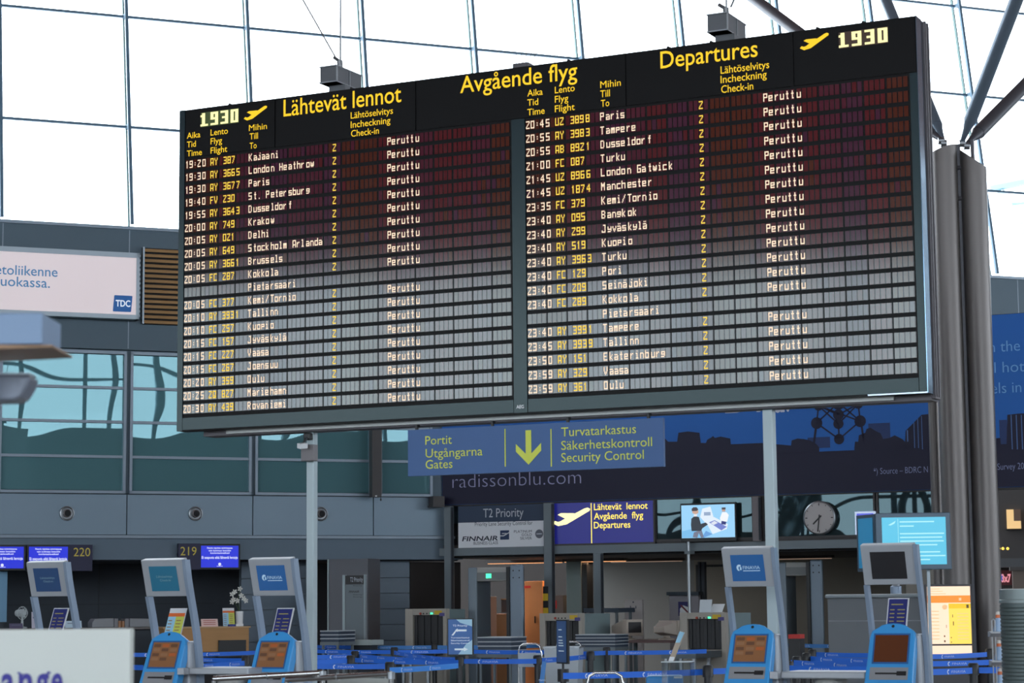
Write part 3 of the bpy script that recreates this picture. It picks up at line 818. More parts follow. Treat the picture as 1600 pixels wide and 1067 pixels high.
# box, antenna and camera on the left post
r = empty('equipment_box', (f1.o.x * KB, f1.o.y * KB, 0), YB, 'grey metal equipment box with black antenna fixed high on the left post', 'equipment box')
x0, x1, z0, z1 = f1.rect(470, 694.5, 490, 720, -0.1)
MB().box(x0, x1, -0.1, -0.001, z0, z1).build('cabinet', mat('equipment_grey', (120, 116, 118), 0.5, metal=0.3), r, bevel=0.005)
MB().tube([(x0 + 0.015, -0.05, z1), (x0 + 0.015, -0.05, z1 + 0.13)], 0.007, 8).build('antenna', BLACK, r)
r = empty('camera', (f1.o.x * KB, f1.o.y * KB, 0), YB, 'white security camera on a dark bracket at the top of the left post', 'camera')
MB().box(-0.05, 0.045, -0.07, -0.001, z1 + 0.06, z1 + 0.14).build('mount', BLACK, r, bevel=0.01)
MB().tube([(0.0, -0.07, z1 + 0.08), (0.0, -0.16, z1 + 0.0)], 0.015, 8).build('arm', STEEL, r)
h = MB().hexa([(-0.03, -0.24, z1 - 0.05), (0.04, -0.27, z1 - 0.065), (0.06, -0.14, z1 - 0.05), (-0.01, -0.13, z1 - 0.04),
               (-0.03, -0.24, z1 + 0.01), (0.04, -0.27, z1 - 0.005), (0.06, -0.14, z1 + 0.015), (-0.01, -0.13, z1 + 0.025)])
h.build('body', WHITE, r, bevel=0.005)

KB = 1.0
# ------------------------------------------------------------------ round columns with roof struts
COLM = mat('column_steel', (116, 111, 109), 0.42, metal=0.65)
STRM = mat('strut_blue_grey', (108, 122, 136), 0.4, metal=0.35)
STRD = mat('strut_dark', (84, 84, 90), 0.45, metal=0.35)
DC = 29.0
def col_at(px, py, D=DC): return at(px, py, D)
def round_column(px, py, r_, zt0, zt1, label, D=DC, cut=1):
    p = at(px, py, D)
    r = empty('round_column', (p.x, p.y, 0), YB, label, 'column', 'round steel columns right of the departures board')
    n = 32; vs = []; fs = []
    for k in range(n):
        t = 2 * PI * k / n; vs.append((r_ * math.cos(t), r_ * math.sin(t), 0))
    for k in range(n):
        t = 2 * PI * k / n; c = (math.cos(t) * cut + 1) / 2
        vs.append((r_ * math.cos(t), r_ * math.sin(t), zt0 + (zt1 - zt0) * c))
    for k in range(n):
        k2 = (k + 1) % n; fs.append((k, k2, n + k2, n + k))
    fs.append(tuple(range(n - 1, -1, -1))); fs.append(tuple(range(n, 2 * n)))
    MB().add(vs, fs).build('shaft', COLM, r, smooth=True)
    MB().box(-0.02, 0.02, -0.03, 0.03, zt1 - 0.1, zt0 + 0.12).build('top_fin', STRD, r)
    MB().lathe([(r_ + 0.05, 0), (r_ + 0.05, 0.03), (r_, 0.04)], n=28).build('base_plate', STEEL, r, smooth=True)
    return r, p
S_ = DC / F_PX
zA = at(1477, 228, DC).z; zB = at(1516, 232, DC).z
cA, pA = round_column(1483, 500, 21.0 * S_ , zA - 0.12, zA, 'left one of the twin round steel columns beside the board', cut=1)
cB, pB = round_column(1529, 500, 20.5 * S_, zB, zB - 0.27, 'right one of the twin round steel columns beside the board', cut=1)
pC = at(1459, 640, DC + 0.6)
r = empty('drain_pipe', (pC.x, pC.y, 0), YB, 'slim vertical steel pipe close behind the left round column', 'pipe')
MB().tube([(0, 0, 0), (0, 0, 7.4)], 0.075, 20).build('pipe', COLM, r, smooth=True)
mb = MB().box(-0.02, 0.02, -0.02, 0.02, 6.9, 6.95)
MB().lathe([(0.09, 6.3), (0.09, 6.36)], n=16).build('clamp', STEEL, r)
# cross ties between the columns
mid = (pA + pB) / 2
fcol = Fr(mid.x, mid.y, math.atan2(pB.y - pA.y, pB.x - pA.x))
mb = MB()
for y in (262, 310):
    z = at(1505, y, DC).z; mb.tube([(-0.25, 0, z), (0.25, 0, z)], 0.03, 10)
mb.box(-0.05, 0.03, 0.0, 0.05, 0.02, at(1505, 225, DC).z)
tag(mb.build('column_tie', STRD, None, (mid.x, mid.y, 0), fcol.yaw), 'dark steel strip and cross ties joining the twin round columns', 'tie')
def strut(p, q, r_, m, label):
    p, q = Vector(p), Vector(q)
    d = (q - p); e = p + d * ((14.5 - p.z) / d.z) if q.z < 14.5 else q
    r = empty('roof_strut', p, 0, label, 'strut', 'steel struts fanning from the round columns')
    u = (e - p).normalized()
    MB().tube([u * 0.35, e - p], r_, 20).build('tube', m, r, smooth=True)
    MB().tube([u * 0.0, u * 0.2, u * 0.36], [0.03, 0.05, r_ * 0.98], 14).build('end_cone', m, r, smooth=True)
    MB().tube([Vector((-0.04, 0, -0.02)), Vector((0.04, 0, -0.02))], 0.05, 12).build('pin', STEEL, r)
jB = at(1503, 222, DC); jA = at(1474, 222, DC)
strut(jB, at(1588, 0, DC - 1.5), 10.5 * S_, STRM, 'light grey strut rising steeply right from the right round column')
strut(at(1510, 226, DC), at(1602, 133, DC + 1.0), 11 * S_, STRD, 'dark strut rising at a low angle right from the right round column')
strut(jA, at(1384, 0, DC + 2), 9.5 * S_, STRM, 'blue grey strut rising steeply left behind the board corner')
strut(at(1470, 218, DC), at(1170, -8, DC + 5), 10.5 * S_, STRD, 'long dark strut reaching far left behind the board')
# ================================================================== banner and security front
def bpts(l, o=0.0): return [BA.hit(x, y, o) for x, y in l]
BNX1 = 15.0
BZ0, BZ1 = 3.315, 5.93
r = fthing('hotel_banner', BA, 'huge navy and blue hotel advertising banner with city skyline silhouettes', 'banner')
MB().box(0.0, BNX1, -0.04, 0.0, BZ0, BZ1).build('cloth', BBLUE, r)
O = -0.044
base = BA.hit(1300, 702)[1] - 0.03
mb = MB().quad(0.005, BNX1, BZ0 + 0.003, base, O)
def sil(l):
    p = bpts(l, O); lo = base - 0.01
    for (xa, za), (xb, zb) in zip(p, p[1:]):
        if xb - xa > 1e-4: mb.add([(xa, O, lo), (xb, O, lo), (xb, O, max(zb, lo + 0.005)), (xa, O, max(za, lo + 0.005))], [(0, 1, 2, 3)])
sil([(1032, 684), (1038, 684), (1044, 690), (1058, 690), (1060, 676), (1075, 674), (1093, 676), (1095, 692), (1103, 692), (1105, 687), (1112, 683), (1114, 681), (1117, 684), (1126, 682), (1141, 685), (1142, 694), (1190, 692), (1236, 696), (1237, 688), (1246, 685), (1256, 686), (1266, 688), (1276, 694), (1280, 699)])
sil([(1335, 700), (1336, 690), (1341, 690), (1342, 680), (1352, 676), (1354, 670), (1360, 668), (1366, 672), (1376, 677), (1380, 686), (1390, 684), (1398, 680), (1410, 686), (1416, 692)])
sil([(1414, 692), (1415, 673), (1440, 648), (1470, 645), (1471, 690)])
sil([(1545, 686), (1563, 684), (1564, 700), (1573, 700), (1574, 648), (1592, 646), (1620, 645), (1640, 690), (1700, 680), (1800, 690)])
sil([(693, 715), (760, 710), (850, 705), (1032, 690)])
mb.build('skyline', BNAVY, r)
mb = MB()
for l in ([(1296, 684), (1296, 698)], ):
    pass
for x0, y0, x1, y1 in ((1262, 683, 1297, 700), (1357, 661, 1391, 690), (1562, 656, 1574, 702)):
    a, b, c, d = BA.rect(x0, y0, x1, y1, O + 0.002); mb.quad(a, b, c, d, O + 0.002)
mb.builds('tower_silhouette', BMID, r)
# ball-and-rod lattice
mb = MB()
BALLS = {'a': (1279, 634, 7.5), 'b': (1341, 631, 7.5), 'c': (1310, 629, 11), 'd': (1310, 648, 8.5), 'e': (1276, 661, 9), 'f': (1344, 658, 9), 'g': (1310, 662, 8), 'h': (1311, 686, 8)}
def rod(p, q, w):
    (x0, z0), (x1, z1) = BA.hit(p[0], p[1], O), BA.hit(q[0], q[1], O)
    d = Vector((x1 - x0, z1 - z0)).normalized(); n = Vector((-d.y, d.x)) * w
    mb.add([(x0 - n.x, O, z0 - n.y), (x1 - n.x, O, z1 - n.y), (x1 + n.x, O, z1 + n.y), (x0 + n.x, O, z0 + n.y)], [(0, 1, 2, 3)])
for k, (x, y, rr) in BALLS.items():
    a, z = BA.hit(x, y, O); mb.disc(a, z, rr * 0.0103, O)
for p, q in ('ae', 'bf', 'af'[:2], 'ef'[:0] or 'eh', 'fh', 'gh', 'ad', 'bd', 'ce', 'cf', 'ag', 'bg'): rod(BALLS[p], BALLS[q], 0.012)
rod((1275, 668), (1271, 698), 0.018); rod((1346, 664), (1350, 690), 0.016)
mb.build('lattice_silhouette', BNAVY, r)
mb = MB()
for x0, y0, x1, y1 in ((1417, 672, 1419, 690), (1428, 660, 1429.2, 700), (1434, 654, 1435.2, 700), (1440, 650, 1441.2, 702), (1580, 648, 1581.5, 702), (1588, 648, 1589.5, 702), (1596, 648, 1597.5, 702)):
    a, b, c, d = BA.rect(x0, y0, x1, y1, O - 0.003); mb.quad(a, b, c, d, O - 0.003)
mb.builds('tower_line', mat('banner_line_blue', (84, 116, 172), 0.6), r)
mb = MB(); ptext(mb, BA, 'radissonblu.com', 707, 762.5, 908, 21, O - 0.003, -0.016); mb.build('web_address', mat('banner_address_lilac', (168, 168, 206), 0.6), r)
mb = MB(); ptext(mb, BA, '*) Source – BDRC N', 1365, 741, 1450, 9.5, O - 0.003, -0.008); ptext(mb, BA, 'st Survey 20', 1548, 734.5, 1600, 10, O - 0.003, -0.008)
mb.build('source_line', BTXT, r)
mb = MB()
for t, xL, y, xR in (('h the', 1546, 550.5, 1594), ('.l hot', 1548, 583, 1601), ('els in', 1549, 615, 1596)): ptext(mb, BA, t, xL, y, xR, 17, O - 0.003, -0.006)
mb.build('slogan', BLBL, r)
mb = MB()
for t, xL, y, xR in (('B', 1133, 643, 1170), ('l', 1182, 641, 1188), ('u', 1207, 642, 1226), ('.', 1228, 640, 1234)): ptext(mb, BA, t, xL, y, xR, 62, O - 0.003, 0.03)
mb.builds('large_letter', mat('banner_white', (206, 212, 226), 0.6), r)
MB().box(0.0, BNX1, 0.0, 0.06, BZ0 - 0.02, BZ0 + 0.02).box(0, BNX1, 0.0, 0.06, BZ1 - 0.04, BZ1).builds('rail', BROWNB, r)
# wall behind the banner, floor slab of the gallery
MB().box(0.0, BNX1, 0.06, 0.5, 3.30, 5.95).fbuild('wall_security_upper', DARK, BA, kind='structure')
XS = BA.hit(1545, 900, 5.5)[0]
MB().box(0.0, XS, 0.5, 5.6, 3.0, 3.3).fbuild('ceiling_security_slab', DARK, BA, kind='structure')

# steel front under the banner ------------------------------------------------
STG = mat('steel_front_grey', (112, 122, 128), 0.5, metal=0.2, noise=0.05)
LZ0, LZ1 = 2.455, 2.585
MB().box(-0.05, 9.35, -0.06, 0.06, LZ0, LZ1).fbuild('trim_10', STG, BA, kind='structure')
MB().box(0.0, 9.35, 0.0, 0.06, LZ1 + 0.0, LZ1 + 0.05).fbuild('trim_11', BROWNB, BA, kind='structure')
def fpost(x0, x1, y0, label, zt, m=STG, z0=0.0, grp='grey posts of the security front'):
    a, b, c, d = BA.rect(x0, y0, x1, 950, -0.09)
    f = BA.sub((a + b) / 2, -0.06)
    w = (b - a) / 2
    r = empty('upright_post', (f.o.x, f.o.y, z0), YB, label, 'post', grp)
    MB().box(-w, w, -0.10, -0.001, 0, zt - z0).build('shaft', m, r, bevel=0.006)
    MB().box(w - 0.012, w + 0.004, -0.104, -0.03, 0.02, zt - z0 - 0.02).build('dark_edge_strip', DARK, r)  # thin dark strip along the right edge of the post
    return r
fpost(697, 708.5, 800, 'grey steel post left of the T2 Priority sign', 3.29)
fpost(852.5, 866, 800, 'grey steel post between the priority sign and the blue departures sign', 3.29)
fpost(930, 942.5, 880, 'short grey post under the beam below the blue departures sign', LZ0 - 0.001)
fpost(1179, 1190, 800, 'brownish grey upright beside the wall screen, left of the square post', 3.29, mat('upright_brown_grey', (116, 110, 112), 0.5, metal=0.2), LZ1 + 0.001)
f = BA.sub(BA.hit(1076.5, 900, -0.2)[0], -0.2)
r = empty('chrome_pole', (f.o.x, f.o.y, 0), YB, 'thin bright chrome pole in front of the grey security wall', 'pole')
MB().tube([(0, 0, 0), (0, 0, 2.6)], 0.026, 12).build('tube', STEEL, r, smooth=True)
MB().box(-0.05, 0.05, -0.05, 0.14, LZ0 - 0.05, LZ0 - 0.001).build('bracket', STG, r)
MB().lathe([(0.1, 0), (0.1, 0.015)], n=16).build('foot', STG, r)

# glass strip
def strip(n, x0, x1, y0):
    a, b, c, d = BA.rect(x0, y0, x1, 848, -0.02)
    c, d = LZ1 + 0.05, 3.29
    r = fthing('window_%d' % n, BA, None, None, kind='structure')
    MB().box(a, b, 0.0, 0.02, c, d).build('pane', STRIPGL, r)
    MB().box(a, b, -0.03, 0.03, c - 0.02, c + 0.02).box(a, a + 0.03, -0.03, 0.03, c, d).box(b - 0.03, b, -0.03, 0.03, c, d).build('frame', BROWNB, r)
strip(51, 1023, 1178, 780); strip(52, 1191, 1368, 778); strip(53, 1370, 1470, 778)

# priority sign
SB = mat('priority_navy', (40, 60, 88), 0.5); SGREY = mat('priority_pale_grey', (236, 239, 244), 0.5)
SWT = mat('priority_pale_text', (196, 204, 214), 0.5); SDT = mat('priority_dark_text', (52, 62, 82), 0.5)
O = -0.05
r = fthing('priority_sign', BA, 'T2 Priority sign, navy above pale grey, under the banner', 'sign')
a, b, c, d = BA.rect(716, 789, 851, 858, O)
zm = BA.hit(783, 815, O)[1]
MB().box(a, b, O, -0.001, c, zm).build('lower_panel', SGREY, r)
MB().box(a, b, O, -0.001, zm, d).build('upper_panel', SB, r)
mb = MB(); ptext(mb, BA, 'T2 Priority', 755, 808.5, 818, 13.5, O - 0.003); mb.build('title', SWT, r)
mb = MB(); ptext(mb, BA, 'Priority Lane Security Control for', 742, 822, 832, 6, O - 0.003)
ptext(mb, BA, 'BUSINESS CLASS', 740, 851, 778, 4.5, O - 0.003)
for t, xL, y, xR in (('PLATINUM', 803, 832.5, 831), ('GOLD', 815, 837.5, 831), ('SILVER', 813, 843, 831)): ptext(mb, BA, t, xL, y, xR, 4, O - 0.003)
mb.build('small_lettering', SDT, r)
mb = MB(); ptext(mb, BA, 'FINNAIR', 722, 845.5, 778, 7, O - 0.003, 0.02, 0.25); mb.build('airline_lettering', mat('airline_navy', (20, 30, 56), 0.5), r)
q = BA.rect(781.5, 828.5, 795.5, 843, O - 0.003)
lg = MB().quad(q[0], q[1], q[2], q[3], O - 0.003).build('airline_emblem', mat('emblem_navy', (24, 52, 96), 0.5), r)
w_, h_ = q[1] - q[0], q[3] - q[2]
MB().plate([(q[0], q[2] + h_ * 0.36), (q[0] + w_ * 0.4, q[2] + h_ * 0.36), (q[1], q[2] + h_ * 0.7), (q[1], q[2] + h_ * 0.8), (q[0] + w_ * 0.38, q[2] + h_ * 0.46), (q[0], q[2] + h_ * 0.46)], O - 0.006).plate([(q[0] + w_ * 0.2, q[2] + h_ * 0.62), (q[0] + w_ * 0.7, q[2] + h_ * 0.62), (q[0] + w_ * 0.7, q[2] + h_ * 0.7), (q[0] + w_ * 0.2, q[2] + h_ * 0.7)], O - 0.006).build('emblem_mark', WHITE, lg)
cx, cz = BA.hit(842.5, 834, O - 0.003)
MB().disc(cx, cz, 0.073, O - 0.003, 24).build('round_emblem', mat('round_emblem_grey', (96, 100, 112), 0.4), r)
MB().box(cx - 0.05, cx + 0.05, O - 0.005, O - 0.004, cz - 0.008, cz + 0.008).build('emblem_band', SWT, r)

# lit departures sign
DSN = mat('departures_sign_navy', (32, 34, 134), 0.35, emit=0.35); DSY = mat('departures_sign_yellow', (255, 226, 96), emit=1.3)
DSW = mat('departures_sign_plane', (255, 244, 170), emit=1.5)
r = fthing('departures_sign', BA, 'lit dark blue departures sign with glowing plane symbol and yellow lettering', 'sign')
a, b, c, d = BA.rect(866.5, 784, 1021, 853, O)
MB().box(a, b, O, -0.001, LZ1 + 0.02, d).build('lightbox', DSN, r)
MB().box(a - 0.01, b + 0.02, O - 0.01, 0, LZ1 + 0.0, LZ1 + 0.03).box(b, b + 0.03, O - 0.01, 0, LZ1, d).build('frame', BROWNB, r)
plane_plate(BA, 864, 792, 922, 823.5, O - 0.004).build('takeoff_symbol', DSW, r)
a, c = BA.hit(924.5, 851, O - 0.003); d = BA.hit(924.5, 786, O - 0.003)[1]
MB().quad(a - 0.008, a + 0.008, c, d, O - 0.003).build('divider', DSY, r)
mb = MB()
for t, xL, y, xR in (('Lähtevät  lennot', 928, 797, 1012, ), ('Avgående  flyg', 928, 811.5, 1005), ('Departures', 928, 825.5, 985)): ptext(mb, BA, t, xL, y, xR, 10, O - 0.003, 0.008)
mb.build('lettering', DSY, r)

# wall screen with the security animation
TO = -0.14
r = fthing('wall_screen', BA, 'flat screen showing two cartoon figures at a security tray, on the glass strip', 'television')
a, b, c, d = BA.rect(1063.5, 787, 1149.5, 841, TO)
MB().box(a - 0.005, b + 0.005, TO + 0.003, TO + 0.06, c - 0.05, d + 0.015).build('housing', BLACK, r, bevel=0.004)
MB().box((a + b) / 2 - 0.15, (a + b) / 2 + 0.15, TO + 0.06, -0.04, c + 0.1, d - 0.1).build('wall_mount', BLACK, r)
w = b - a; h = d - c
def TP(u, v): return (a + w * u, c + h * v)
sc = MB().quad(a + 0.015, b - 0.015, c + 0.01, d - 0.015, TO).build('screen', mat('tv_light_blue', (150, 208, 246), 0.3, emit=0.85), r)
def tvp(pts, name, col, k=1, e=0.85):
    m = MATS.get('tv_' + name) or mat('tv_' + name, col, 0.4, emit=e)
    mb = MB().plate([TP(u, v) for u, v in pts], TO - 0.001 * k); return mb.build(name, m, sc)
tvp([(0.02, 0.03), (0.45, 0.03), (0.25, 0.30), (0.02, 0.22)], 'floor_tone', (122, 190, 236))
tvp([(0.36, 0.62), (0.40, 0.86), (0.55, 0.92), (0.60, 0.62), (0.86, 0.40), (0.84, 0.26), (0.58, 0.12), (0.50, 0.36)], 'machine', (228, 240, 252), 2)
tvp([(0.43, 0.66), (0.43, 0.76), (0.55, 0.76), (0.55, 0.66)], 'machine_screen', (150, 170, 200), 3)
tvp([(0.52, 0.46), (0.62, 0.52), (0.84, 0.32), (0.74, 0.22)], 'tray', (116, 130, 206), 3)
tvp([(0.55, 0.44), (0.62, 0.50), (0.68, 0.44), (0.60, 0.38)], 'tray_items', (224, 228, 240), 4)
tvp([(0.46, 0.22), (0.58, 0.12), (0.42, 0.02), (0.38, 0.02)], 'machine_side', (104, 160, 220), 3)
tvp([(0.24, 0.18), (0.22, 0.04), (0.30, 0.02), (0.33, 0.16), (0.37, 0.02), (0.42, 0.04), (0.38, 0.26)], 'man_trousers', (116, 120, 140), 4)
tvp([(0.19, 0.40), (0.20, 0.22), (0.37, 0.22), (0.40, 0.30), (0.50, 0.40), (0.46, 0.46), (0.37, 0.42), (0.34, 0.62), (0.26, 0.66), (0.20, 0.58)], 'man_jumper', (44, 50, 60), 5)
tvp([(0.22, 0.74), (0.28, 0.70), (0.33, 0.74), (0.33, 0.82), (0.22, 0.84)], 'man_face', (206, 168, 150), 5)
tvp([(0.21, 0.80), (0.30, 0.80), (0.33, 0.84), (0.30, 0.91), (0.24, 0.91), (0.21, 0.87)], 'man_hair', (70, 60, 66), 6)
tvp([(0.24, 0.64), (0.30, 0.64), (0.31, 0.71), (0.25, 0.71)], 'man_collar', (230, 230, 236), 6)
tvp([(0.75, 0.52), (0.84, 0.50), (0.82, 0.38), (0.74, 0.40)], 'officer_trousers', (42, 50, 120), 5)
tvp([(0.72, 0.58), (0.73, 0.50), (0.85, 0.46), (0.88, 0.66), (0.84, 0.74), (0.76, 0.74)], 'officer_shirt', (244, 248, 252), 6)
tvp([(0.76, 0.76), (0.82, 0.76), (0.82, 0.84), (0.76, 0.84)], 'officer_face', (196, 160, 146), 6)
tvp([(0.755, 0.82), (0.825, 0.82), (0.825, 0.88), (0.755, 0.88)], 'officer_hair', (70, 62, 70), 7)

# clock on the glass
cx, cz = BA.hit(1280, 809, -0.12)
f = BA.sub(cx, -0.12)
r = empty('wall_clock', (f.o.x, f.o.y, cz), YB, 'round grey wall clock with dark hands at half past seven', 'clock')
R = 0.262
MB().lathe([(R - 0.02, 0.115), (R, 0.09), (R, 0.0), (R - 0.022, -0.012), (R - 0.024, 0.0)], n=40, axis='y').build('case', STEEL, r, smooth=True)
MB().disc(0, 0, R - 0.022, -0.002, 40).build('dial', mat('clock_dial', (176, 170, 168), 0.35), r)
mb = MB()
for k in range(12):
    t = k * PI / 6; l = 0.036 if k % 3 == 0 else 0.02
    d_ = Vector((math.sin(t), math.cos(t))); n_ = Vector((d_.y, -d_.x)) * (0.007 if k % 3 == 0 else 0.005)
    p, q = d_ * (R - 0.035 - l), d_ * (R - 0.035)
    mb.add([(p.x - n_.x, -0.004, p.y - n_.y), (p.x + n_.x, -0.004, p.y + n_.y), (q.x + n_.x, -0.004, q.y + n_.y), (q.x - n_.x, -0.004, q.y - n_.y)], [(3, 2, 1, 0)])
mb.builds('hour_mark', BLACK, r)
def hand(ang, l, back, w, y):
    d_ = Vector((math.sin(ang), math.cos(ang))); n_ = Vector((d_.y, -d_.x)) * w
    p, q = -d_ * back, d_ * l
    return MB().add([(p.x - n_.x, y, p.y - n_.y), (p.x + n_.x, y, p.y + n_.y), (q.x + n_.x, y, q.y + n_.y), (q.x - n_.x, y, q.y - n_.y)], [(3, 2, 1, 0)])
hand(math.radians(226), 0.14, 0.05, 0.012, -0.007).build('hour_hand', BLACK, r)
hand(math.radians(187), 0.215, 0.05, 0.010, -0.010).build('minute_hand', BLACK, r)
MB().lathe([(0.014, -0.004), (0.014, -0.013)], n=12, axis='y').build('hub', BLACK, r)
MB().box(-0.05, 0.05, 0.05, 0.118, -0.05, 0.05).build('wall_bracket', BLACK, r)

# security room behind ---------------------------------------------------------
RBK = 5.5
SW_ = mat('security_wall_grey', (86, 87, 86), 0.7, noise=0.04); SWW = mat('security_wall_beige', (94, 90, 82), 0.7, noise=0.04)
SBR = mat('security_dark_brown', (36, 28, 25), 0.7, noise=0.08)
x910 = BA.hit(908, 920, RBK)[0]; x1210 = BA.hit(1085, 920, RBK)[0]
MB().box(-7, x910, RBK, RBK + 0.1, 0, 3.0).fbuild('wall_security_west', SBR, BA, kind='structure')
MB().box(x910, x1210, RBK, RBK + 0.1, 0, 3.0).fbuild('wall_security_north', SW_, BA, kind='structure')
XE = BA.hit(1545, 900, RBK)[0]
MB().box(XE - 0.1, XE, 0.3, RBK, 0, 3.0).fbuild('wall_security_end', SWW, BA, kind='structure')
MB().box(x1210, XE, RBK, RBK + 0.1, 0, 3.0).fbuild('wall_security_east', SWW, BA, kind='structure')
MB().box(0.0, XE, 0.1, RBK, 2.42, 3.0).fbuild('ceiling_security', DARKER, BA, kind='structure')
# dark opening between check-in wall and security
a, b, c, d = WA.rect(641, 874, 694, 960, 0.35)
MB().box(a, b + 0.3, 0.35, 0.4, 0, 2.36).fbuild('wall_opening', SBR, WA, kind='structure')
# overhead lamps of the room
def tube_lamp(px, py, offy, L, warm, label, power):
    a, z = BA.hit(px, py, offy)
    f = BA.sub(a, offy)
    r = empty('ceiling_lamp', (f.o.x, f.o.y, 2.42), YB, label, 'lamp', 'tube lamps of the security room')
    MB().box(-L / 2, L / 2, -0.08, 0.08, -0.05, -0.001).build('housing', BROWNB, r)
    MB().box(-L / 2 + 0.03, L / 2 - 0.03, -0.05, 0.05, -0.062, -0.05).build('tube', mat('tube_glow_%d' % px, (255, 180, 124) if warm else (190, 160, 140), 0.5, emit=1.0 if warm else 0.4), r)
    l = bpy.data.lights.new('lamp_light', 'AREA'); l.shape = 'RECTANGLE'; l.size = L; l.size_y = 0.1; l.energy = power
    l.color = (1.0, 0.62, 0.36) if warm else (1.0, 0.9, 0.78)
    o = bpy.data.objects.new('lamp_light', l); COL.objects.link(o); o.parent = r; o.location = (0, 0, -0.08)
tube_lamp(820, 885, 2.6, 1.5, True, 'warm tube lamp over the security arch on the left', 26)
tube_lamp(930, 884, 2.4, 1.2, True, 'warm tube lamp over the middle x-ray machine', 6)
tube_lamp(1010, 876, 3.2, 1.4, False, 'tube lamp over the grey security wall', 4)
tube_lamp(1240, 872, 3.2, 1.4, False, 'tube lamp over the beige wall at the right', 2.5)
# teal pillar and lit cupboard, seen behind the arches
def stand_box(name, cat, label, x0, x1, y0, y1, D, m, dep=0.5, yaw=YB, bev=0.004, z0=0.0, grp=None):
    f = fr_px((x0 + x1) / 2, D, yaw)
    a, b, c, d = f.rect(x0, y0, x1, y1)
    r = empty(name, (f.o.x, f.o.y, z0), yaw, label, cat, grp)
    MB().box(a, b, 0, dep, 0.0, d - z0).build('body', m, r, bevel=bev)
    return f, r, (a, b, d)
f, r, q = stand_box('pillar', 'pillar', 'teal grey pillar in the security room right of the orange door', 885, 908, 877, 960, 38.5, mat('pillar_teal_grey', (128, 142, 140), 0.6))
MB().box(q[1], q[1] + 0.1, 0.03, 0.3, 0.0, 2.36).build('black_edge', BLACK, r)
ORG = mat('orange_lit_wood', (214, 136, 76), 0.6, noise=0.05)  # glow of the warm lamp is put into this wood colour
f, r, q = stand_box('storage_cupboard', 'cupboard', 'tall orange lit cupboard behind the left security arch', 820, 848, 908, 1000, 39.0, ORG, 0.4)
MB().box(q[0], q[1], -0.006, -0.001, 0.55, 0.75).build('lower_band', STG, r)
MB().box(q[0] + 0.0, q[0] + 0.12, -0.008, -0.001, 1.92, 1.96).build('red_label', mat('label_red', (206, 40, 24), 0.5, emit=0.1), r)
MB().box((q[0] + q[1]) / 2 + 0.02, (q[0] + q[1]) / 2 + 0.035, -0.02, -0.001, 1.3, 1.42).build('handle', BLACK, r)
CRD = mat('cardboard', (140, 100, 66), 0.8, noise=0.06)
f, r, q = stand_box('cardboard_box', 'box', 'large cardboard box seen through the left security arch', 767, 796, 960, 1000, 38.6, CRD, 0.5)
MB().box(q[0], q[1], -0.003, 0.5, q[2], q[2] + 0.01).build('lid', mat('cardboard_lid', (176, 120, 86), 0.8), r)
f, r, q = stand_box('filing_shelf', 'shelf', 'narrow pale shelf unit with pink front seen through the left security arch', 753, 766, 932, 1000, 38.0, mat('shelf_pinkish', (172, 140, 126), 0.6), 0.25)
for k in range(4): MB().box(q[0] + 0.01, q[0] + 0.06, -0.006, -0.001, 1.35 + k * 0.12, 1.43 + k * 0.12).build('binder', BLACK, r)
f, r, q = stand_box('storage_box', 'box', 'dark box standing on the large cardboard box behind the arch', 783, 795, 937, 960, 38.7, mat('box_dark', (58, 48, 46), 0.7), 0.3, z0=1.49)
MB().box(q[0] - 0.005, q[1] + 0.005, -0.005, 0.305, q[2] - 1.49, q[2] - 1.47).build('lid', CRD, r)
# striped hazard post
f = fr_px(852, 34.6, YB)
a, b, c, d = f.rect(848.5, 916, 856, 960)
r = empty('hazard_strip', (f.o.x, f.o.y, 0), YB, 'black and yellow hazard stripe fixed on the post left of the fire extinguisher', 'hazard tape')
HZY = mat('hazard_yellow', (214, 178, 40), 0.5)
mb = MB(); n = 9
for k in range(n):
    mb.use(BLACK if k % 2 == 0 else HZY).box(a, b, 0, 0.012, 0.9 + (d - 0.9) * k / n, 0.9 + (d - 0.9) * (k + 1) / n)
mb.builds('tape', None, r)
MB().box(a, b, 0.012, 0.03, 0.0, d).build('backing_strip', STEEL, r)
# fire extinguisher sign
f = fr_px(871, 38.9, YB)
a, b, c, d = f.rect(865, 930, 880, 952)
r = empty('wall_cabinet', (f.o.x, f.o.y, 0), YB, 'grey cabinet with red fire sign behind the steel post', 'cabinet')
MB().box(a, b, 0, 0.3, 0, d).build('body', mat('cabinet_brown_grey', (112, 98, 92), 0.6), r)
p = f.rect(866, 938, 870, 951); MB().box(p[0], p[1], -0.006, -0.001, p[2], p[3]).build('fire_sign', mat('fire_red', (196, 34, 30), 0.5), r)

